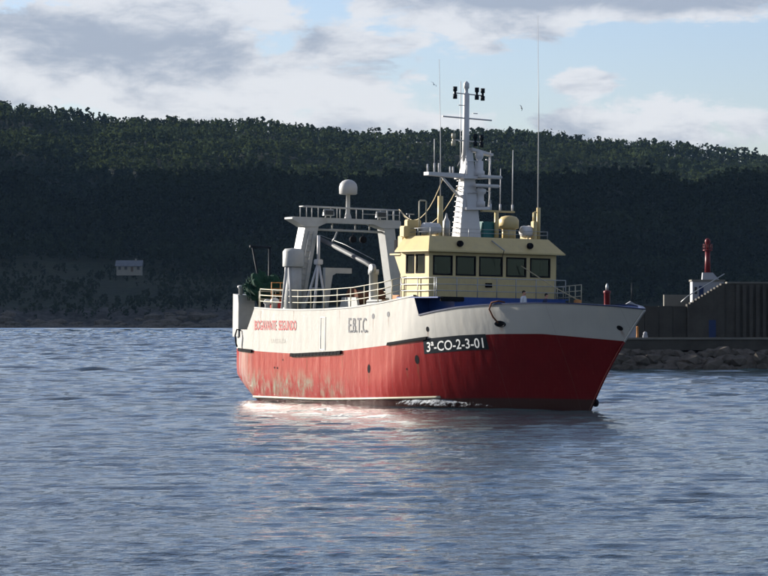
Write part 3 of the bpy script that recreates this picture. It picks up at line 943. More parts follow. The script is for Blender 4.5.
def hull():
    def shell(rows, name, m):
        b = MB()
        n = len(COLS)
        for side in (-1, 1):
            vs = [hull_pt(c, z, side) for c in COLS for z in rows(c)]
            k = len(rows(COLS[0]))
            fs = [(i * k + j, (i + 1) * k + j, (i + 1) * k + j + 1, i * k + j + 1) for i in range(n - 1) for j in range(k - 1)]
            b.add(vs, fs, True)
        # transom
        k = len(rows(COLS[0]))
        a = [hull_pt(COLS[0], z, -1) for z in rows(COLS[0])]; c = [hull_pt(COLS[0], z, 1) for z in rows(COLS[0])]
        b.add(a + c, [(j, j + 1, k + j + 1, k + j) for j in range(k - 1)])
        o = b.build(name, m, ship)
        bm = bmesh.new(); bm.from_mesh(o.data)
        bmesh.ops.remove_doubles(bm, verts=bm.verts, dist=0.004)
        bmesh.ops.recalc_face_normals(bm, faces=bm.faces)
        bm.to_mesh(o.data); bm.free()
        return o
    def low(c):
        zc = zcol(c)
        return [-.9, -.5, -.2, 0, .2, .45, .75, 1.1, 1.5, 1.9] + list(np.linspace(1.9, zc, 8))[1:]
    def up(c):
        a, t = zcol(c), ztop(c)
        return list(np.linspace(a, t, 9))
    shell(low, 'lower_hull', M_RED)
    shell(up, 'upper_hull', M_WHITE)
    # bulwark lining and caps
    fore = [c for c in COLS if c >= 19.25]
    for side in (-1, 1):
        b = MB(); vs = []
        for c in fore:
            zt = ztop(c)
            for z in (4.3, zt):
                X, Y, Z = hull_pt(c, z, side)
                vs.append((X - .06, side * max(abs(Y) - .11, 0.001), Z))
        k = 2
        b.add(vs, [(i * 2, i * 2 + 1, i * 2 + 3, i * 2 + 2) for i in range(len(fore) - 1)], True)
        b.build('bulwark_lining', M_BLUE, ship)
        # cap rail
        b = MB(); vs = []
        for c in fore:
            X, Y, Z = hull_pt(c, ztop(c), side)
            a = abs(Y)
            for yy, zz in ((a + .05, Z - .01), (a + .05, Z + .06), (max(a - .16, .0), Z + .06), (max(a - .16, .0), Z - .01)):
                vs.append((X, side * yy, zz))
        b.add(vs, [(i * 4 + j, i * 4 + (j + 1) % 4, i * 4 + 4 + (j + 1) % 4, i * 4 + 4 + j) for i in range(len(fore) - 1) for j in range(4)])
        b.build('cap_rail', M_NAVY, ship)
        # aft sheer edge strip
        aft = [c for c in COLS if 2.9 <= c <= 18.15]
        b = MB(); vs = []
        for c in aft:
            X, Y, Z = hull_pt(c, ztop(c), side); a = abs(Y)
            for yy, zz in ((a + .03, Z - .03), (a + .03, Z + .05), (a - .2, Z + .05), (a - .2, Z - .03)):
                vs.append((X, side * yy, zz))
        b.add(vs, [(i * 4 + j, i * 4 + (j + 1) % 4, i * 4 + 4 + (j + 1) % 4, i * 4 + 4 + j) for i in range(len(aft) - 1) for j in range(4)])
        b.build('sheer_strip', M_GREYW, ship)
        # spray rail: pale half-round strake just above the water
        pts = []
        for c in np.linspace(1.0, 22.4, 60):
            z = 0.20 + 0.40 * max(0, (c - 9) / 15) ** 1.3
            X, Y, Z = hull_pt(float(c), z, side, 0.02); pts.append((X, Y, Z))
        MB().tube(pts, .065, 8).build('spray_rail', M_RAIL, ship)
        # stem bar handled below
    for z0, z1, mm in ((-.9, 3.6, M_RED), (3.6, 5.2, M_GREYW)):
        MB().tube([(stem(z) + .01, 0, z) for z in np.linspace(z0, z1, 16)], .06, 8).build('stem_bar', mm, ship)

    def fender(c0, c1, dz, th, hh, side=-1):
        b = MB(); vs = []
        cs = np.linspace(c0, c1, max(3, int((c1 - c0) / .4)))
        for c in cs:
            zc = zcol(float(c)) + dz
            for off, z in ((0.0, zc - hh), (th, zc - hh), (th, zc + hh), (0.0, zc + hh)):
                vs.append(hull_pt(float(c), z, side, off))
        n = len(cs)
        b.add(vs, [(i * 4 + j, i * 4 + (j + 1) % 4, i * 4 + 4 + (j + 1) % 4, i * 4 + 4 + j) for i in range(n - 1) for j in range(4)] + [(0, 1, 2, 3), tuple(4 * (n - 1) + j for j in (3, 2, 1, 0))])
        return b.build('rubbing_strake', M_BLACK, ship)
    for side in (-1, 1):
        fender(1.1, 2.9, -.03, .09, .09, side)
        fender(17.2, 20.6, .06, .09, .08, side)
        for i in range(15):
            fender(7.3 + i * .36, 7.3 + i * .36 + .33, -.08, .10, .10, side)

    # decks and bulkheads
    def deck(x0, x1, z, name, m, inset=.05):
        xs = np.linspace(x0, x1, 24)
        poly = [(x, -max(halfb(x, z) - inset, .02)) for x in xs] + [(x, max(halfb(x, z) - inset, .02)) for x in reversed(xs)]
        MB().prism(poly, z - .06, z, 'XY').build(name, m, ship)
    deck(.62, 2.75, 3.62, 'stern_deck', M_DECK)
    deck(2.76, 18.4, 5.05, 'shelter_deck', M_DECK)
    deck(18.45, 31.2, 4.42, 'foredeck', M_DECK, .08)
    MB().box((2.70, -4.33, 3.63), (2.755, 4.33, 5.04)).build('stern_bulkhead', M_GREYW, ship)
    MB().box((18.30, -4.33, 4.43), (18.44, 4.33, 5.80)).build('break_bulkhead', M_BLUE, ship)


hull()


def stern_gear():
    # gallows post at the quarter, both sides
    for side in (-1, 1):
        b = MB()
        y0, y1 = side * 4.36, side * 3.25
        b.prism([(.52, 3.64), (1.12, 3.64), (1.12, 5.55), (1.05, 6.05), (.52, 6.12)], y0, y1, 'XZ')
        b.build('quarter_post', M_GREYW, ship)
    MB().lathe((.85, -4.05, 6.08), [(.12, 0), (.12, .35), (.2, .4), (.2, .5), (.06, .55)], 10).build('post_head', M_GREYW, ship)
    MB().tube([(1.3, -4.25, 4.0), (1.2, -4.5, 4.05), (1.15, -4.58, 3.7), (1.18, -4.52, 3.2), (1.25, -4.5, 3.05)], .05, 6).build('hanging_rope', M_BLACK, ship)
    # net drum with its black hoop frame
    d = MB().lathe((1.9, -3.3, 5.85), [(.55, 0), (.55, .06), (.3, .1), (.3, 6.4), (.55, 6.45), (.55, 6.6)], 20, 'Y').build('net_drum', M_BLACKP, ship)
    for y in (-3.15, 3.15):
        MB().prism([(1.3, 3.63), (2.5, 3.63), (2.1, 5.9), (1.7, 5.9)], y - .08, y + .08, 'XZ').build('drum_stand', M_STEEL, ship)
    f = MB()
    f.tube([(1.85, -4.1, 8.86), (1.85, -2.66, 8.83)], .075, 8)
    f.tube([(1.85, -3.9, 8.83), (1.85, -3.4, 6.7), (1.9, -3.35, 6.1)], .07, 8)
    f.tube([(1.85, -2.72, 8.83), (1.9, -2.75, 6.7), (1.9, -2.78, 6.1)], .09, 8)
    f.build('net_guide_frame', M_BLACKP, ship)


stern_gear()


def netting_heap(name, c, size, m, label, cat, seed, strands=40):
    r = random.Random(seed)
    e = empty(name, c, 0, None)
    bm = bmesh.new(); bmesh.ops.create_icosphere(bm, subdivisions=4, radius=1)
    for v in bm.verts:
        p = v.co
        k = 1 + .22 * math.sin(p.x * 5 + seed) * math.cos(p.y * 6.3 + 1) + .16 * math.sin(p.z * 9 + p.x * 7) + r.uniform(-.07, .07)
        v.co = Vector((p.x * size[0] * k, p.y * size[1] * k, max((p.z * .9 + .75) * size[2] * k, 0)))
    MB().bm(bm).build('heap', m, e)
    b = MB()
    for i in range(strands):
        a = r.uniform(0, 6.28); rr = r.uniform(.3, 1.0)
        pts = []
        for t in range(6):
            a += r.uniform(.1, .5); z = max(.03, math.sin(t / 5 * math.pi) * size[2] * 1.75 * r.uniform(.7, 1.05))
            pts.append((math.cos(a) * size[0] * rr * 1.08, math.sin(a) * size[1] * rr * 1.08, z))
        b.tube(pts, r.uniform(.015, .04), 5)
    b.build('strands', m, e)
    return tag(e, label, cat)


def ship_to_world(p):
    return Matrix.Translation(SO) @ ship.rotation_euler.to_matrix().to_4x4() @ Vector(p)


def seat_on_ship(e, p, rz=0.0):
    e.location = ship_to_world(p); e.rotation_euler.z = -R(55) + rz
    return e


e = netting_heap('fishing_net', (0, 0, 0), (.95, 1.15, .85), M_NET, 'dark green trawl net heaped at the stern of the trawler', 'net', 3)
seat_on_ship(e, (1.95, -3.1, 5.72))
e = netting_heap('fishing_net', (0, 0, 0), (1.1, .75, .42), M_NETB, 'brown netting piled behind the side rail just aft of the wheelhouse', 'net', 9, 30)
seat_on_ship(e, (16.2, -3.3, 5.06))


# ---------------------------------------------------------------- rails
def railing(name, path, heights, posts, r=.028, rp=.03, m=M_RAIL, base=None):
    """path: list of base points; heights: rail heights; posts: parameters 0..1"""
    P = [Vector(p) for p in path]
    cum = [0]
    for a, b in zip(P, P[1:]): cum.append(cum[-1] + (b - a).length)
    def at(t):
        d = t * cum[-1]
        for i in range(len(P) - 1):
            if d <= cum[i + 1] + 1e-6:
                return P[i].lerp(P[i + 1], (d - cum[i]) / max(cum[i + 1] - cum[i], 1e-6))
        return P[-1]
    b = MB()
    for h in heights: b.tube([p + Vector((0, 0, h)) for p in P], r, 7)
    o = b.build(name, m, ship)
    for t in posts:
        q = at(t)
        MB().tube([q, q + Vector((0, 0, max(heights) + .01))], rp, 7).build('post', m, o)
    return o


def rails():
    for side in (-1, 1):
        path = [(c, side * 4.27, ztop(c) + .05) for c in (3.3, 5, 7.6, 10, 12.7, 15.5, 17.7)]
        railing('side_railing', path, (.36, .70, 1.05), [i / 11 for i in range(12)])
    # fore rail round the wheelhouse front
    path = [(17.4, -4.36, 5.85), (20.55, -4.36, 5.85), (20.72, -4.2, 5.85), (20.72, 4.2, 5.85), (20.55, 4.36, 5.85), (17.4, 4.36, 5.85)]
    railing('wheelhouse_railing', path, (.34, .68, 1.03), [0, .1, .2, .21, .295, .385, .47, .555, .645, .73, .79, .9, 1], .022, .026, M_STEEL)
    # port foredeck rail
    path = [(19.9, 4.3, 5.62), (22.1, 4.22, 5.72)]
    railing('port_railing', path, (.3, .6, .92), [0, .25, .5, .75, 1], .026, .028)
    # short stern rail with orange gate
    railing('stern_railing', [(3.1, -4.2, 5.3), (3.1, -3.2, 5.3), (3.1, -2.0, 5.3)], (.5, .95), [0, .5, 1])
    railing('net_gate', [(3.6, -3.7, 5.06), (3.6, -2.5, 5.06)], (1.0, 1.35, 1.7), [0, .5, 1], m=M_ORANGE)


rails()


# ---------------------------------------------------------------- deck fittings aft
def deck_fittings():
    for (x, y, h, r) in ((3.55, -3.95, .72, .14), (4.25, -3.9, .78, .17)):
        MB().lathe((x, y, 5.06), [(r, 0), (r, h * .6), (r * 1.5, h * .7), (r * 1.55, h * .85), (r * 1.0, h), (.04, h * 1.05)], 14).build('mushroom_vent', M_MAST, ship)
    # winch abreast the gantry
    w = MB()
    w.prism([(9.0, 5.06), (11.0, 5.06), (10.7, 5.9), (9.3, 5.9)], -2.7, -2.55, 'XZ')
    w.prism([(9.0, 5.06), (11.0, 5.06), (10.7, 5.9), (9.3, 5.9)], -.6, -.45, 'XZ')
    o = w.build('winch', M_GREYW, ship)
    MB().lathe((10, -2.5, 5.85), [(.62, 0), (.62, .06), (.45, .08), (.45, 1.75), (.62, 1.8), (.62, 1.86)], 20, 'Y').build('winch_drum', M_NETB, o)
    MB().box((12.4, -3.2, 5.06), (13.9, -1.9, 5.75), .05).build('deck_locker', M_GREYW, ship)
    MB().box((14.4, -2.9, 5.06), (15.1, -2.2, 6.0), .05).build('vent_casing', M_ORANGE, ship)
    # A-frame of white struts
    a = MB()
    ap = (7.5, -3.1, 7.9)
    for q in ((7.0, -3.75, 5.06), (8.1, -3.75, 5.06), (7.5, -2.45, 5.06), (6.9, -3.0, 5.06), (8.3, -3.0, 5.06)):
        a.tube([ap, q], .075, 8)
    a.tube([(7.5, -3.1, 7.85), (7.5, -3.1, 9.4)], .09, 8)
    a.tube([(7.35, -3.5, 6.4), (7.35, -2.7, 6.4)], .05, 6)
    a.box((7.3, -3.3, 7.75), (7.7, -2.9, 8.05), .04)
    a.build('strut_frame', M_MAST, ship)
    MB().prism([(-2.95, 7.15), (-2.95, 7.58), (-1.15, 7.58), (-1.15, 7.28), (-2.2, 7.28), (-2.45, 7.15), (-2.55, 6.6), (-2.75, 5.06), (-3.0, 5.06)], 7.75, 8.0, 'YZ').build('gallows_arm', M_GREYW, ship)
    # slewing boom
    b = MB()
    b.tube([(5.8, -2, 9.33), (10.6, -2, 7.85), (11.15, -2, 7.66), (11.38, -2, 7.35)], .12, 10, .17)
    o = b.build('cargo_boom', M_BOOM, ship)
    MB().lathe((11.38, -2, 5.06), [(.32, 0), (.32, .06), (.24, .1), (.24, 2.1), (.3, 2.12), (.3, 2.4)], 14).build('boom_post', M_GREYW, o)
    MB().lathe((11.7, -2.3, 7.5), [(.10, -.1), (.26, -.08), (.26, .08), (.10, .1)], 14, 'Y').build('sheave', M_STEEL, o)
    MB().tube([(5.9, -2, 9.5), (8.5, -2, 8.9), (11.4, -2, 8.0)], .018, 5).build('boom_wire', M_STEEL, o)


deck_fittings()
rb = MB().box((-.28, -.22, 0), (.28, .22, .62), .05).box((-.31, -.25, .6), (.31, .25, .68), .02).build('fish_box', M_REDP)
tag(rb, 'red plastic fish box standing behind the stern rail', 'box')
seat_on_ship(rb, (3.35, -3.25, 5.06))


# ---------------------------------------------------------------- gantry
def gantry():
    g = empty('gantry', (0, 0, 0), 0, ship)
    x0, x1 = 4.95, 5.65
    def bx(name, m, f): b = MB(); f(b); return b.build(name, m, g)
    beam = MB()
    beam.prism([(-3.72, 10.36), (-3.72, 10.46), (-3.5, 10.50), (3.75, 10.50), (3.85, 10.44), (3.85, 10.05), (2.6, 10.0), (1.9, 10.22), (-1.3, 10.22), (-1.9, 9.98), (-2.85, 9.95)], x0 - .05, x1 + .05, 'YZ')
    bo = beam.build('cross_beam', M_GREYW, g)
    MB().prism([(-3.86, 5.06), (-2.86, 5.06), (-1.88, 9.985), (-2.8, 9.945)], x0, x1, 'YZ').build('leg', M_GREYW, g)
    MB().prism([(3.55, 5.06), (4.2, 5.06), (3.45, 10.03), (2.7, 9.99)], x0, x1, 'YZ').build('leg', M_GREYW, g)
    MB().tube([(5.3, -2.2, 9.82), (5.3, 2.9, 9.80)], .07, 8).build('cross_pipe', M_GREYW, g)
    for y in (-.7, .9, 1.9):
        MB().tube([(5.3, y, 9.8), (5.3, y, 10.25)], .05, 6).build('pipe_hanger', M_GREYW, g)
    for y in (.75, 1.45):
        bl = MB().lathe((5.3, y, 9.32), [(.03, -.1), (.2, -.09), (.2, .09), (.03, .1)], 14, 'X').tube([(5.3, y, 9.35), (5.3, y, 9.8)], .03, 6).build('hanging_block', M_BLACK, g)
    MB().tube([(5.3, -.35, 9.75), (5.4, -.6, 9.35), (5.4, -.75, 9.15)], .05, 6).build('hook', M_STEEL, g)
    # handrail on top
    r = MB()
    for x in (x0 + .02, x1 - .02):
        r.tube([(x, -2.75, 11.12), (x, 3.8, 11.10)], .035, 7)
    r.tube([(x0 + .02, -2.75, 11.12), (x1 - .02, -2.75, 11.12)], .035, 7)
    r.tube([(x1 - .02, 1.2, 10.8), (x1 - .02, 3.8, 10.8)], .022, 6)
    ro = r.build('walkway_railing', M_GREYW, g)
    for y in (-2.7, -1.9, -.6, .05, 1.2, 2.9, 3.4, 3.8):
        for x in (x0 + .02, x1 - .02):
            MB().tube([(x, y, 10.50), (x, y, 11.12)], .03, 6).build('post', M_GREYW, ro)
    # dome
    d = MB().lathe((5.3, .38, 10.5), [(.22, 0), (.22, .05), (.13, .35), (.12, 1.38), (.34, 1.40)], 16).build('dome_post', M_GREYW, g)
    MB().lathe((5.3, .38, 11.9), [(.46, 0), (.52, .05), (.53, .42), (.48, .62), (.36, .76), (.2, .84), (.04, .87)], 24).build('satellite_dome', M_DOME, g)
    for y in (-1.37, 2.3):
        f = MB()
        f.frustum([(5.72, y - .30, 10.60), (5.72, y + .30, 10.60), (5.98, y + .36, 10.62), (5.98, y - .36, 10.62)], [(5.72, y - .26, 10.86), (5.72, y + .26, 10.86), (5.9, y + .34, 10.98), (5.9, y - .34, 10.98)])
        fo = f.build('floodlight', M_GREYW, g)
        MB().tube([(5.6, y, 10.5), (5.7, y, 10.72)], .05, 6).build('bracket', M_STEEL, fo)
        MB().box((5.985, y - .28, 10.66), (6.0, y + .28, 10.92)).build('lens', M_DARKWIN, fo)
    # exhaust casing against the starboard leg
    c = MB()
    c.lathe((6.05, -3.85, 5.06), [(.50, 0), (.50, 2.55)], 10)
    c.lathe((6.05, -3.85, 7.62), [(.60, 0), (.62, .04), (.62, .86), (.5, 1.02), (.1, 1.06)], 10)
    c.build('exhaust_casing', M_GREYW, g)
    MB().tube([(6.3, -4.3, 7.6), (6.6, -4.32, 5.1)], .05, 6).tube([(6.1, -4.35, 7.6), (5.6, -4.3, 5.1)], .07, 6).build('casing_stay', M_MAST, g)
    # ladder on the leg
    l = MB()
    for s in (-.16, .16):
        l.tube([(x1 + .08, -3.3 + s, 5.1), (x1 + .08, -2.4 + s, 9.7)], .025, 6)
    lo = l.build('ladder', M_GREYW, g)
    for i in range(14):
        t = (i + .5) / 14
        MB().tube([(x1 + .08, -3.46 + .9 * t, 5.1 + 4.6 * t), (x1 + .08, -3.14 + .9 * t, 5.1 + 4.6 * t)], .018, 5).build('rung', M_GREYW, lo)


gantry()


# ---------------------------------------------------------------- wheelhouse
def wheelhouse():
    # blue front of the house base, with its walkway
    wb = MB().prism([(-3.3, 4.43), (4.18, 4.43), (4.18, 5.80), (-3.3, 5.80)], 18.46, 20.78, 'YZ').build('house_base', M_BLUE, ship)
    MB().box((17.0, -4.4, 5.802), (20.8, 4.4, 5.86)).build('walkway', M_BLUE, ship)
    MB().box((20.81, -4.3, 5.62), (20.95, -2.75, 5.87), .04).build('front_fender', M_BLACK, ship)
    w = empty('wheelhouse', (0, 0, 0), 0, ship)
    X0, X1, Y0, Z0, Z1 = 17.2, 19.8, 4.28, 5.862, 8.36
    T = .12
    wins = [(-4.0, -2.75), (-2.5, -1.2), (-.95, .6), (.87, 2.2), (2.5, 3.85)]
    zb, zt = 7.04, 8.06
    zbs = [7.08, 7.06, 7.04, 7.0, 6.98]
    b = MB()
    b.box((X1 - T, -Y0, Z0), (X1, Y0, zb)); b.box((X1 - T, -Y0, zt), (X1, Y0, Z1))
    ys = [-Y0] + [q for a in wins for q in a] + [Y0]
    for i in range(0, len(ys), 2): b.box((X1 - T, ys[i], zb), (X1, ys[i + 1], zt))
    sw = [(17.72, 18.42), (18.62, 19.38)]
    zs0, zs1 = 7.14, 8.12
    for s in (-1, 1):
        ya, yb = s * Y0, s * (Y0 - T)
        b.box((X0, ya, Z0), (X1 - T - .001, yb, zs0)); b.box((X0, ya, zs1), (X1 - T - .001, yb, Z1))
        xs = [X0, sw[0][0], sw[0][1], sw[1][0], sw[1][1], X1 - T - .001]
        for i in range(0, 6, 2): b.box((xs[i], ya, zs0), (xs[i + 1], yb, zs1))
    # aft wall with two windows
    aw = [(-3.6, -2.2), (2.2, 3.6)]
    b.box((X0, -Y0 + T + .001, Z0), (X0 + T, Y0 - T - .001, 7.1)); b.box((X0, -Y0 + T + .001, 8.1), (X0 + T, Y0 - T - .001, Z1))
    ys = [-Y0 + T + .001, -3.6, -2.2, 2.2, 3.6, Y0 - T - .001]
    for i in range(0, 6, 2): b.box((X0, ys[i], 7.1), (X0 + T, ys[i + 1], 8.1))
    b.build('wall', M_CREAM, w)
    li = MB()
    for (ya, yb, za, zb_) in ((-4.1, 4.1, 6.36, 7.1), (-4.1, 4.1, 8.1, 8.34), (-4.1, -3.6, 7.1, 8.1), (-2.2, 2.2, 7.1, 8.1), (3.6, 4.1, 7.1, 8.1)):
        li.box((X0 + T + .012, ya, za), (X0 + T + .04, yb, zb_))
    for s_ in (-1, 1):
        for (xa, xb, za, zb_) in ((17.4, 19.6, 6.36, 7.13), (17.4, 19.6, 8.13, 8.34)):
            li.box((xa, s_ * (Y0 - T - .012), za), (xb, s_ * (Y0 - T - .04), zb_))
    li.build('interior_lining', M_LINING, w)
    MB().box((X0 + T + .01, -Y0 + T + .01, 6.3), (X1 - T - .01, Y0 - T - .01, 6.35)).build('floor', M_FLOOR, w)
    MB().box((X1 - .9, -3.4, 6.36), (X1 - .3, 3.2, 7.2), .05).build('console', M_BLACKP, w)
    MB().box((X1 - 1.7, -1.9, 6.36), (X1 - 1.2, -1.3, 7.5), .08).build('helm_chair', M_BLACKP, w)
    MB().box((X1 - 1.9, -3.0, 6.36), (X1 - 1.5, -2.6, 7.75), .12).build('helm_chair', M_SHIRT, w)

    def window(pts_lo, pts_hi, axis, depth, normal):
        """rectangular frame and pane on the plane axis=depth"""
        (a0, z0), (a1, z1) = pts_lo, pts_hi
        fr = MB(); e = .065
        def bb(p0, p1, d0, d1):
            if axis == 'X': fr.box((d0, p0[0], p0[1]), (d1, p1[0], p1[1]))
            else: fr.box((p0[0], d0, p0[1]), (p1[0], d1, p1[1]))
        d0, d1 = depth - normal * .05, depth + normal * .022
        bb((a0 - .02, z0 - .02), (a1 + .02, z0 + e), d0, d1); bb((a0 - .02, z1 - e), (a1 + .02, z1 + .02), d0, d1)
        bb((a0 - .02, z0 + e), (a0 + e, z1 - e), d0, d1); bb((a1 - e, z0 + e), (a1 + .02, z1 - e), d0, d1)
        f = fr.build('window_frame', M_BLACK, w)
        p = MB(); q0, q1 = depth - normal * .035, depth - normal * .02
        if axis == 'X': p.box((q0, a0 + e - .01, z0 + e - .01), (q1, a1 - e + .01, z1 - e + .01))
        else: p.box((a0 + e - .01, q0, z0 + e - .01), (a1 - e + .01, q1, z1 - e + .01))
        p.build('pane', M_GLASS, w)
    for (a, c) in wins: window((a, zb), (c, zt), 'X', X1, 1)
    for s in (-1, 1):
        for (a, c) in sw: window((a, zs0), (c, zs1), 'Y', s * Y0, s)
    for (a, c) in aw: window((a, 7.1), (c, 8.1), 'X', X0, -1)
    MB().box((X1 + .002, -.55, 6.42), (X1 + .05, -.1, 6.66), .01).build('vent_grille', M_BLACK, w)
    # flared visor roof
    lo, hi = 8.362, 9.12
    r = MB()
    r.frustum([(17.15, -4.62, lo - .02), (20.22, -4.62, lo - .02), (20.22, 4.55, lo - .02), (17.15, 4.55, lo - .02)],
              [(17.25, -4.05, hi), (19.5, -4.05, hi), (19.5, 3.95, hi), (17.25, 3.95, hi)])
    ro = r.build('visor_roof', M_CREAM, w)
    MB().box((17.14, -4.64, lo - .10), (20.24, 4.57, lo - .022)).build('roof_edge', M_CREAM, w)
    for y in (-2.45, 2.25):
        l = MB().lathe((19.95, y, 8.72), [(.05, 0), (.17, .05), (.17, .2), (.13, .28)], 14, 'X').build('deck_lamp', M_BLACK, w)
    MB().tube([(19.75, -.1, 8.95), (20.45, .25, 8.4)], .035, 6).build('visor_rod', M_STEEL, w)
    MB().tube([(20.4, .25, 8.42), (20.0, .3, 7.6)], .02, 5).build('wiper_arm', M_BLACK, w)
    # narrower house running aft
    MB().box((13.6, -1.2, 5.06), (17.19, 4.15, 8.1), .03).build('after_house', M_CREAM, ship)
    for x in (14.3, 15.6):
        MB().box((x, -1.235, 5.5), (x + .75, -1.202, 7.3)).build('house_door', M_GREYW, ship)
    # stay line from the wheelhouse down to the port rail
    MB().tube([(19.98, 1.75, 7.62), (21.0, 3.1, 6.55), (22.1, 4.15, 5.75)], .03, 6).build('stay_rope', M_ROPE, ship)
    MB().lathe((22.0, 4.05, 5.55), [(.1, -.05), (.22, .0), (.22, .25), (.05, .3)], 10).build('rope_block', M_ORANGE, ship)
    # black box on a bracket abaft the wheelhouse
    k = MB().box((16.3, -4.1, 8.25), (16.62, -3.6, 8.95), .03).build('loudhailer_box', M_BLACK, ship)
    MB().box((16.2, -4.3, 8.12), (17.19, -3.5, 8.2)).build('box_shelf', M_CREAM, k)
    MB().box((16.64, -4.1, 8.3), (17.1, -3.7, 9.15), .03).build('shelf_bracket', M_CREAM, k)
    # supports seen under the visor's after corner
    MB().prism([(17.19, 6.9), (17.19, 8.1), (16.5, 8.1)], -4.2, -4.05, 'XZ').build('corner_gusset', M_CREAM, ship)


wheelhouse()


# ---------------------------------------------------------------- wheelhouse roof fittings
def roof_fittings():
    z = 9.122
    for (x, y0, y1) in ((18.1, -3.55, -2.35), (18.6, 2.75, 3.85)):
        c = (x, y0, z + .42)
        L = y1 - y0
        o = MB().lathe(c, [(.05, 0), (.22, .03), (.31, .12), (.33, .2), (.33, L / 2 - .03), (.35, L / 2 - .02), (.35, L / 2 + .02), (.33, L / 2 + .03), (.33, L - .2), (.31, L - .12), (.22, L - .03), (.05, L)], 18, 'Y').build('life_raft', M_MAST, ship)
        for y in (y0 + .25, y1 - .25):
            MB().prism([(x - .34, z), (x + .34, z), (x + .3, z + .2), (x - .3, z + .2)], y - .05, y + .05, 'XZ').build('cradle', M_CREAM, o)
    o = MB().box((17.15, -4.35, z - .05), (17.6, -3.55, z + .55), .04).box((17.15, -4.05, z + .5), (17.5, -3.15, z + .9), .04).build('instrument_box', M_CREAM, ship)
    MB().tube([(17.3, -3.8, z + .9), (17.3, -3.8, z + 1.2)], .03, 6).tube([(17.3, -4.0, z + 1.2), (17.3, -3.5, z + 1.2)], .03, 6).build('box_aerial', M_STEEL, ship)
    MB().tube([(18.0, -3.66, z), (18.0, -3.66, z + 1.88), (18.0, -3.6, z + 1.92), (18.0, -3.26, z + 1.92), (18.0, -3.2, z + 1.88), (18.0, -3.2, z)], .04, 6).build('hoop_frame', M_RAIL, ship)
    o = MB().tube([(18, -2.27, z), (18, -2.27, z + 2.2)], .15, 10).build('aerial_socket', M_CREAM, ship)
    MB().tube([(18, -2.27, z + 2.2), (18, -2.3, z + 5), (18, -2.45, 18.7)], .03, 6, .012).build('whip_aerial', M_MAST, o)
    MB().lathe((18, -1.85, z), [(.2, 0), (.2, .85), (.16, .9), (.08, 1.05), (.03, 1.3)], 12).build('fog_signal', M_STEEL, ship)
    MB().box((17.3, .45, z), (18.2, 1.35, z + .92), .05).build('skylight_casing', M_TEAL, ship)
    # T-bar aerial stand
    t = MB().tube([(18.3, 1.3, z), (18.3, 1.3, 10.6)], .12, 10).box((18.2, .25, 10.56), (18.4, 2.5, 10.66), .02).build('aerial_stand', M_CREAM, ship)
    for (y, zt, zb) in ((.9, 11.2, 10.66), (1.55, 12.95, 10.66), (2.38, 14.0, 10.66), (.85, 13.9, 10.66)):
        MB().tube([(18.3, y, zb), (18.3, y, zb + .35)], .06, 6).tube([(18.3, y, zb + .3), (18.3, y, zt)], .032, 6, .022).build('whip_aerial', M_MAST, t)
    # radome
    d = MB().lathe((18.3, 2.15, z), [(.38, 0), (.38, .62)], 16).build('radome_pedestal', M_CREAM, ship)
    MB().lathe((18.3, 2.15, z + .55), [(.42, 0), (.55, .04), (.55, .5), (.42, .66), (.2, .72), (.03, .73)], 18).build('radome', M_CREAM, d)
    # tall whip to port
    o = MB().tube([(18.9, 3.72, z), (18.9, 3.72, z + 1.75)], .11, 10).box((18.75, 3.3, z), (19.05, 3.55, z + 1.0), .03).tube([(18.9, 3.42, z + .9), (18.9, 3.42, z + 1.45), (18.9, 3.55, z + 1.5)], .08, 8).build('aerial_post', M_CREAM, ship)
    MB().tube([(18.9, 3.68, z + 1.6), (18.9, 3.66, 16), (18.9, 3.52, 21.4)], .038, 6, .009).build('whip_aerial', M_MAST, o)
    # wire guard rail round the roof
    g = MB()
    loop = [(17.2, -3.95, z), (19.42, -3.95, z), (19.42, 3.95, z), (17.2, 3.95, z)]
    for h in (.22, .42): g.tube([(p[0], p[1], p[2] + h) for p in loop], .014, 5)
    go = g.build('roof_guard_wire', M_STEEL, ship)
    for p in [(17.2, -3.95), (18.3, -3.95), (19.42, -3.95), (19.42, -1.4), (19.42, 1.3), (19.42, 3.95), (18.3, 3.95), (17.2, 3.95)]:
        MB().tube([(p[0], p[1], z), (p[0], p[1], z + .44)], .018, 5).build('post', M_STEEL, go)


roof_fittings()


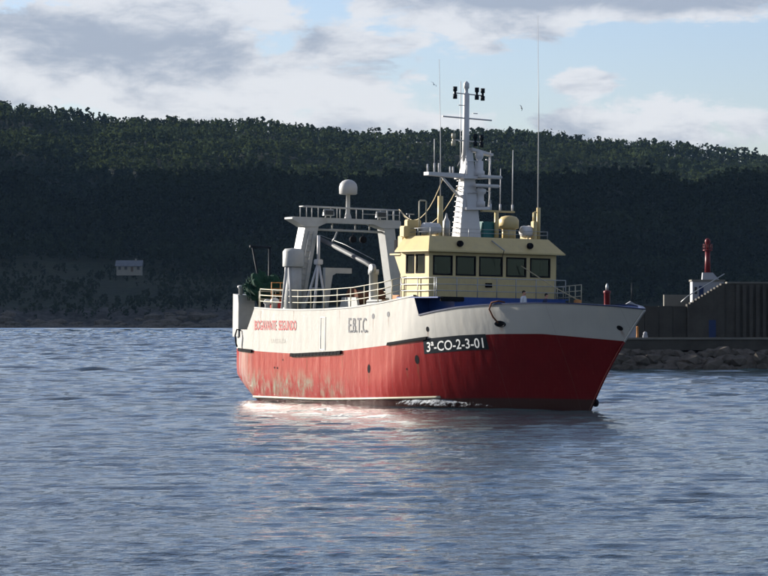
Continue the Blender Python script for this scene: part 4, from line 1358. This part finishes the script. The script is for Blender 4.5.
# ---------------------------------------------------------------- mast
def mast():
    m = empty('mast', (0, -.12, 0), 0, ship)
    MX, MY = 17.9, -.30
    def sq(z, hx, hy, cy=MY, cx=MX): return [(cx - hx, cy - hy, z), (cx + hx, cy - hy, z), (cx + hx, cy + hy, z), (cx - hx, cy + hy, z)]
    b = MB()
    b.frustum(sq(9.122, .36, .72), sq(10.9, .30, .52)); b.build('tower', M_MAST, m)
    b = MB(); b.frustum(sq(10.902, .30, .52), sq(12.36, .24, .36)); b.build('tower', M_MAST, m)
    MB().frustum(sq(12.362, .29, .36), sq(13.9, .18, .21)).build('tower', M_MAST, m)
    MB().lathe((MX, MY - .12, 0), [(.20, 13.3), (.185, 14.6), (.17, 16.95), (.1, 17.0), (.1, 17.2), (.16, 17.25), (.16, 17.5), (.05, 17.62)], 12).build('pole', M_MAST, m)
    # rungs up the starboard edge
    for i in range(12):
        z = 9.4 + i * .28
        hy = .72 - (z - 9.122) / 1.78 * .20 if z < 10.9 else .52 - (z - 10.9) / 1.46 * .16
        MB().tube([(MX + .1, MY - hy + .05, z), (MX + .12, MY - hy - .22, z), (MX - .12, MY - hy - .22, z), (MX - .1, MY - hy + .05, z)], .022, 5).build('rung', M_MAST, m)
    # yard platform to starboard with brace
    y = MB().prism([(-3.06, 12.42), (-3.06, 12.60), (-.65, 12.60), (-.65, 12.34)], MX - .2, MX + .25, 'YZ').build('yard_arm', M_MAST, m)
    MB().tube([(MX, -2.0, 12.4), (MX, -.85, 11.35)], .075, 8).build('brace', M_MAST, m)
    for yy, h in ((-2.95, .42), (-2.5, .5), (-2.2, .5), (-1.45, .35), (-1.25, .35)):
        MB().tube([(MX, yy, 12.6), (MX, yy, 12.6 + h)], .05, 6).build('yard_fitting', M_MAST, m)
    MB().tube([(MX, -2.5, 13.1), (MX, -2.52, 14.4)], .022, 5).build('whip_aerial', M_MAST, m)
    MB().tube([(MX, -.75, 12.6), (MX, -.8, 17.6)], .025, 5).build('whip_aerial', M_MAST, m)
    for z, ys in ((15.62, (-2.0, 1.31)),):
        MB().tube([(MX, ys[0], z + .02), (MX, ys[1], z - .04)], .045, 6).build('cross_spreader', M_MAST, m)
    MB().tube([(MX, -.95, 13.0), (MX, -.6, 13.6), (MX, -.55, 12.5)], .03, 5).build('yard_stay', M_MAST, m)
    # light clusters
    for z, lst in ((16.95, ((-1.26, 0), (.02, .25), (.60, 0))), (14.41, ((-1.33, 0), (-.08, .3), (.56, 0)))):
        MB().tube([(MX, lst[0][0], z), (MX, lst[-1][0], z - .05)], .035, 6).build('light_bar', M_MAST, m)
        for j, (yy, dx) in enumerate(lst):
            mm = M_RAIL if (z < 15 and j == 0) else M_BLACKP
            o = MB().lathe((MX + .12 + dx, yy, z - .33), [(.12, 0), (.12, .24), (.07, .26), (.07, .40), (.12, .42), (.12, .66)], 10).build('signal_lamp', mm, m)
    MB().tube([(MX, .05, 15.9), (MX, .35, 15.9)], .025, 5).tube([(MX, -.95, 16.3), (MX, -.5, 16.3)], .025, 5).build('step_iron', M_MAST, m)
    # platforms to port with the two radars
    MB().prism([(-.2, 13.85), (-.2, 14.02), (1.2, 13.75), (1.2, 13.62)], MX - .2, MX + .35, 'YZ').build('upper_platform', M_MAST, m)
    MB().tube([(MX, 1.2, 13.7), (MX, 1.22, 10.7)], .035, 6).build('platform_stay', M_MAST, m)

    def radar(x, y, z, y0, y1, zb, label):
        e = MB().lathe((x, y, z), [(.24, 0), (.24, .35), (.18, .42), (.18, .85), (.26, .95), (.26, 1.15), (.1, 1.22)], 14).build('radar_pedestal', M_MAST, m)
        MB().box((x + .25, y0, zb), (x + .55, y1, zb + .17), .05).build('scanner_bar', M_MAST, e)
    MB().prism([(-.95, 12.3), (-.95, 12.42), (.85, 12.52), (.85, 12.36)], MX - .3, MX + .55, 'YZ').build('radar_platform', M_MAST, m)
    MB().lathe((MX + .3, .28, 12.5), [(.3, 0), (.3, .25), (.22, .3), (.22, .8), (.12, .85), (.20, .95), (.24, 1.1), (.2, 1.27), (.06, 1.35)], 14).build('radar_pedestal', M_MAST, m)
    MB().box((MX + .5, .0, 12.36), (MX + .8, 1.52, 12.54), .05).build('scanner_bar', M_MAST, m)
    MB().prism([(-.75, 10.62), (-.75, 10.74), (.85, 10.84), (.85, 10.68)], MX - .3, MX + .55, 'YZ').build('radar_platform', M_MAST, m)
    MB().lathe((MX + .3, .38, 10.8), [(.26, 0), (.26, .3), (.2, .35), (.2, .7), (.30, .78), (.30, .98), (.12, 1.04)], 14).build('radar_pedestal', M_MAST, m)
    MB().box((MX + .45, -.25, 11.88), (MX + .75, 1.4, 12.05), .05).build('scanner_bar', M_MAST, m)
    for z0 in (10.8, 12.5):
        MB().tube([(MX + .4, .85, z0), (MX + .4, 1.0, z0 + .85), (MX + .4, .65, z0 + .9)], .03, 5).tube([(MX + .4, -.6, z0), (MX + .4, -.62, z0 + .75), (MX + .4, .1, z0 + .8)], .03, 5).build('guard_hoop', M_MAST, m)
    # catenary wires to the gantry
    def wire(a, b, sag):
        a, b = Vector(a), Vector(b)
        pts = [a.lerp(b, t / 10) - Vector((0, 0, sag * 4 * (t / 10) * (1 - t / 10))) for t in range(11)]
        MB().tube(pts, .022, 5).build('stay_wire', M_ROPE, m)
    wire((MX, -1.9, 12.35), (5.6, 4.0, 11.1), 1.3)
    wire((MX, -.9, 11.9), (5.6, 3.9, 11.15), 1.5)


mast()


# ---------------------------------------------------------------- hull fittings and lettering
def hull_fittings():
    def oval(c, z, rx, rz, name, m, rim=False):
        def ring(k, off, n=18):
            return [hp(c + rx * k * math.cos(2 * math.pi * j / n), z + rz * k * math.sin(2 * math.pi * j / n), -1, off) for j in range(n)]
        b = MB(); n = 18
        b.add(ring(1, .012), [tuple(range(n))])
        o = b.build(name, m, ship)
        if rim:
            b = MB()
            vs = ring(1.0, .0) + ring(1.02, .035) + ring(1.28, .035) + ring(1.32, .0)
            b.add(vs, [(k * n + j, k * n + (j + 1) % n, (k + 1) * n + (j + 1) % n, (k + 1) * n + j) for k in range(3) for j in range(n)], True)
            b.build('rim', M_GREYW if m is M_STEEL else M_BLACKP, o)
    oval(14.85, 4.82, .12, .15, 'porthole', M_LETTER_K)
    oval(16.28, 4.93, .12, .15, 'porthole', M_LETTER_K)
    oval(19.75, 4.14, .11, .14, 'scupper', M_BLACK)
    oval(14.5, 1.97, .13, .24, 'discharge_opening', M_BLACK, False)
    oval(18.75, 2.52, .16, .24, 'discharge_opening', M_BLACK, False)
    oval(5.1, 1.9, .06, .06, 'drain_hole', M_BLACK, False)
    oval(5.4, 1.88, .06, .06, 'drain_hole', M_BLACK, False)
    oval(5.95, 2.35, .05, .05, 'drain_hole', M_BLACK, False)
    oval(17.9, 2.0, .05, .06, 'drain_hole', M_BLACK, False)
    # hawse fairlead with rope
    oval(24.8, 4.44, .26, .13, 'fairlead', M_BLACK, True)
    oval(31.0, 4.28, .14, .13, 'fairlead', M_BLACK)
    pts = [hp(25.2, 5.56, -1, -.2), hp(25.0, 5.62, -1, 0.0), hp(24.65, 5.54, -1, .12), hp(24.45, 5.2, -1, .12), hp(24.55, 4.8, -1, .10), hp(24.75, 4.48, -1, .06)]
    MB().tube(pts, .05, 6).build('mooring_rope', M_NETB, ship)
    # outlined freeing door
    for (c0, c1, z0, z1) in ((9.72, 9.76, 2.95, 4.78), (10.18, 10.22, 2.95, 4.78), (9.76, 10.18, 4.74, 4.78), (9.76, 10.18, 2.95, 2.99)):
        b = MB()
        vs = [hp(c, z, -1, o) for o in (0, .02) for c, z in ((c0, z0), (c1, z0), (c1, z1), (c0, z1))]
        b.add(vs, [(4, 5, 6, 7), (0, 1, 5, 4), (1, 2, 6, 5), (2, 3, 7, 6), (3, 0, 4, 7)])
        b.build('door_seam', M_STEEL, ship)
    # bow thruster eye on the stem
    MB().lathe((28.45, .10, .42), [(.05, 0), (.2, .02), (.2, .12), (.14, .16)], 14, 'Y').build('stem_eye', M_BLACK, ship)

    def text(s, c0, c1, z0, z1, m, name, shear=0.0, side=-1, off=.02, weight=0.0, zl=None):
        cu = bpy.data.curves.new('t', 'FONT'); cu.body = s; cu.offset = weight; cu.resolution_u = 3
        o = bpy.data.objects.new('t', cu); C.objects.link(o)
        dg = bpy.context.evaluated_depsgraph_get()
        me = bpy.data.meshes.new_from_object(o.evaluated_get(dg))
        bpy.data.objects.remove(o)
        bm = bmesh.new(); bm.from_mesh(me); bpy.data.meshes.remove(me)
        bmesh.ops.triangulate(bm, faces=bm.faces)
        bmesh.ops.subdivide_edges(bm, edges=[e for e in bm.edges if e.calc_length() > .3], cuts=1)
        bmesh.ops.triangulate(bm, faces=bm.faces)
        xs = [v.co.x for v in bm.verts]; ys = [v.co.y for v in bm.verts]
        ax, bx_, ay, by = min(xs), max(xs), min(ys), max(ys)
        for v in bm.verts:
            tx = (v.co.x - ax) / (bx_ - ax); ty = (v.co.y - ay) / (by - ay)
            c = c0 + (c1 - c0) * tx + shear * (ty - .5)
            zz = z0 + (z1 - z0) * ty
            if zl: zz = zl(c) + (ty * (z1 - z0))
            v.co = Vector(hp(c, zz, side, off))
        if side < 0: pass
        MB().bm(bm).build(name, m, ship)
    text('BOGAVANTE  SEGUNDO', 2.95, 7.3, 4.02, 4.58, M_LETTER_R, 'name_lettering', weight=.012)
    text('LA CORUÑA', 4.7, 6.2, 3.30, 3.60, M_LETTER_G, 'port_lettering')
    text('E.B.T.C.', 12.5, 14.35, 3.92, 4.74, M_LETTER_K, 'owner_lettering', weight=.004)
    # number plate on the bow
    def zl(c): return zcx(c)
    ca, cb = 19.35, 23.75
    b = MB(); vs = []
    cs = np.linspace(ca, cb, 26)
    for c in cs:
        for k in range(4): vs.append(hp(float(c), zcx(float(c)) + .03 - .80 * (3 - k) / 3, -1, .012))
    b.add(vs, [(i * 4 + k, i * 4 + 4 + k, i * 4 + 5 + k, i * 4 + 1 + k) for i in range(25) for k in range(3)], True)
    b.build('number_panel', M_BLACKP, ship)
    text('3ª-CO-2-3-01', ca + .25, cb - .25, 0, .52, M_LETTER_W, 'number_lettering', zl=lambda c: zcx(c) - .68, off=.024, weight=.01, shear=.06)


hull_fittings()


# ---------------------------------------------------------------- foam at the waterline
def foam():
    m = bpy.data.materials.new('foam'); m.use_nodes = True
    nt = m.node_tree; nt.nodes.clear(); w = NT(nt)
    out = w.n('ShaderNodeOutputMaterial')
    df = w.n('ShaderNodeBsdfDiffuse'); df.inputs[0].default_value = (0.36, 0.38, 0.40, 1)
    tr = w.n('ShaderNodeBsdfTransparent')
    at = w.n('ShaderNodeAttribute', attribute_name='fade')
    geo = w.n('ShaderNodeNewGeometry')
    n = w.noise(w.vec('MULTIPLY', geo.outputs['Position'], (1, 1, 1)), 3.4, 6, 0.72)
    f = w.mapr(w.math('ADD', n, w.math('MULTIPLY_ADD', at.outputs['Fac'], 0.6, -0.42)), 0.40, 0.62)
    mx = w.n('ShaderNodeMixShader'); w.put(mx.inputs[0], f)
    nt.links.new(tr.outputs[0], mx.inputs[1]); nt.links.new(df.outputs[0], mx.inputs[2]); nt.links.new(mx.outputs[0], out.inputs[0])
    cs = np.linspace(2, XB - .2, 170)
    K = 7
    vs = []; fd = []
    for c in cs:
        c = float(c)
        crest = math.exp(-((c - 22.0) / 3.4) ** 2)
        hgt = .10 + .34 * crest + .05 * math.sin(c * 3.1) * math.sin(c * 1.3)
        wd = .5 + .9 * crest + .25 * math.sin(c * 2.3)
        base = .40 + .54 * crest + .25 * math.exp(-((c - 8) / 5) ** 2) - .3 * max(0, (c - 27) / 4)
        X, Y, Z = hull_pt(c, 0.05, -1)
        for k in range(K):
            t = k / (K - 1)
            vs.append((X - .5 * t * wd, Y - t * wd + .05, .07 + hgt * math.sin(min(1, t * 1.5 + .25) * math.pi) ** 2 * (1 - t) ** .5))
            fd.append(max(0, base * (1 - t ** 1.5)))
    n_ = len(cs)
    q = [(i * K + k, (i + 1) * K + k, (i + 1) * K + k + 1, i * K + k + 1) for i in range(n_ - 1) for k in range(K - 1)]
    V = [tuple(ship_to_world(p)) for p in vs]
    o = np_mesh('bow_wave_foam', V, q, m, True)
    a = o.data.attributes.new('fade', 'FLOAT', 'POINT'); a.data.foreach_set('value', np.array(fd, np.float32))
    tag(o, 'thin white foam of the bow wave along the waterline', 'foam', kind='stuff')


foam()


# ---------------------------------------------------------------- people
def person(loc, rz, h, shirt, label, lean=0.0):
    """one skinned figure, feet at the origin, facing +X"""
    s = h / 1.75
    J = {}
    V = []; E = []; Rr = []
    def v(p, r, parent=None):
        V.append((p[0] * s, p[1] * s, p[2] * s)); Rr.append(r * s)
        if parent is not None: E.append((parent, len(V) - 1))
        return len(V) - 1
    pel = v((0, 0, .95), .15)
    wa = v((.02 + lean * .1, 0, 1.1), .135, pel); ch = v((.03 + lean * .3, 0, 1.3), .155, wa); nk = v((.03 + lean * .5, 0, 1.46), .075, ch)
    nb = v((.04 + lean * .6, 0, 1.53), .055, nk); hd = v((.06 + lean * .7, 0, 1.61), .085, nb); hm = v((.065 + lean * .72, 0, 1.67), .092, hd); ht = v((.05 + lean * .75, 0, 1.735), .06, hm)
    v((.16 + lean * .7, 0, 1.63), .02, hd)
    for sd in (-1, 1):
        sh = v((.03 + lean * .45, sd * .17, 1.42), .07, nk); el = v((.02 + lean * .5, sd * .25, 1.14), .047, sh); wr = v((.22 + lean * .5, sd * .20, 1.02), .033, el); pa = v((.30 + lean * .5, sd * .19, 1.01), .035, wr)
        for k in range(4):
            f1 = v((.36 + lean * .5, sd * (.155 + .024 * k), 1.0), .0095, pa); v((.395 + lean * .5 - .01 * abs(k - 1.5), sd * (.155 + .024 * k), .975), .0085, f1)
        th = v((.33 + lean * .5, sd * .145, 1.02), .011, pa); v((.36 + lean * .5, sd * .135, 1.01), .009, th)
        hp = v((0, sd * .09, .88), .095, pel); kn = v((.03, sd * .11, .50), .065, hp); an = v((0, sd * .12, .09), .042, kn); v((.15, sd * .13, .04), .04, an)
    me = bpy.data.meshes.new('person'); me.from_pydata(V, E, [])
    o = bpy.data.objects.new('person', me); C.objects.link(o)
    md = o.modifiers.new('skin', 'SKIN'); md.use_smooth_shade = True
    for i, sv in enumerate(me.skin_vertices[0].data):
        sv.radius = (Rr[i], Rr[i]); sv.use_root = (i == 0)
    sb = o.modifiers.new('sub', 'SUBSURF'); sb.levels = sb.render_levels = 1
    dg = bpy.context.evaluated_depsgraph_get()
    m2 = bpy.data.meshes.new_from_object(o.evaluated_get(dg))
    o.modifiers.clear(); o.data = m2
    m2.materials.clear()
    for q in (M_SKIN, shirt, M_TROUS): m2.materials.append(q)
    for p in m2.polygons:
        c = p.center / s
        if c.z > 1.485: k = 0
        elif abs(c.y) > .13 and c.x > .17 + lean * .5: k = 0
        elif c.z > .93: k = 1
        else: k = 2
        p.material_index = k
    hb = bmesh.new(); bmesh.ops.create_icosphere(hb, subdivisions=3, radius=.098 * s)
    for q in list(hb.verts):
        if q.co.z < -.02 * s and q.co.x > -.03 * s: hb.verts.remove(q)
    for q in hb.verts: q.co += Vector(((.045 + lean * .74) * s, 0, 1.685 * s)) + Vector((-.012 * s, 0, .004 * s))
    MB().bm(hb, True).build('hair', M_HAIR, o, False)
    tag(o, label, 'person', 'crew on the foredeck')
    seat_on_ship(o, loc, rz)
    return o


person((23.5, -.82, 4.42), R(20), 1.78, M_SHIRT, 'person in a white shirt standing on the foredeck behind the bulwark', .05)
person((23.5, .58, 4.42), R(60), 1.66, M_SHIRT2, 'person in a dark blue jacket standing on the foredeck by the stay rope', .15)


# ---------------------------------------------------------------- gulls
def gull(loc, rz, roll, label):
    b = MB().lathe((0, 0, 0), [(.01, -.28), (.05, -.2), (.085, -.02), (.07, .12), (.045, .2), (.04, .26), (.01, .31)], 8, 'X')
    o = b.build('seagull', M_GREYW)
    w = MB()
    for s in (-1, 1):
        w.add([(.1, s * .05, .03), (-.08, s * .05, .03), (-.1, s * .32, .16), (.06, s * .32, .17), (-.2, s * .68, .08), (-.13, s * .68, .09)] , [(0, 1, 2, 3), (3, 2, 4, 5)])
        w.add([(.1, s * .05, .05), (-.08, s * .05, .05), (-.1, s * .32, .175), (.06, s * .32, .19), (-.2, s * .68, .09), (-.13, s * .68, .1)], [(0, 3, 2, 1), (3, 5, 4, 2)])
    w.build('wings', M_STEEL, o)
    o.location = loc; o.rotation_euler = (roll, 0, rz)
    tag(o, label, 'bird', 'gulls in the sky')


gull(px(434.0, 84.5, 520), R(60), R(40), 'tiny gull flying near the left whip aerial above the skyline')
gull(px(521.5, 108, 600), R(-30), R(-55), 'tiny gull flying between the mast and the tall right aerial')


# ---------------------------------------------------------------- haze
def haze():
    b = MB().box((-1520, -110, -4.5), (1520, 3430, 400))
    m = bpy.data.materials.new('sea_haze'); m.use_nodes = True
    nt = m.node_tree; nt.nodes.clear(); w = NT(nt)
    out = w.n('ShaderNodeOutputMaterial')
    v = w.n('ShaderNodeVolumePrincipled')
    v.inputs['Color'].default_value = (0.36, 0.62, 1.0, 1)
    v.inputs['Density'].default_value = 0.000013
    v.inputs['Anisotropy'].default_value = 0.0
    nt.links.new(v.outputs[0], out.inputs['Volume'])
    o = b.build('haze', m)
    tag(o, 'thin blue evening haze over the bay', 'haze', kind='stuff')


haze()
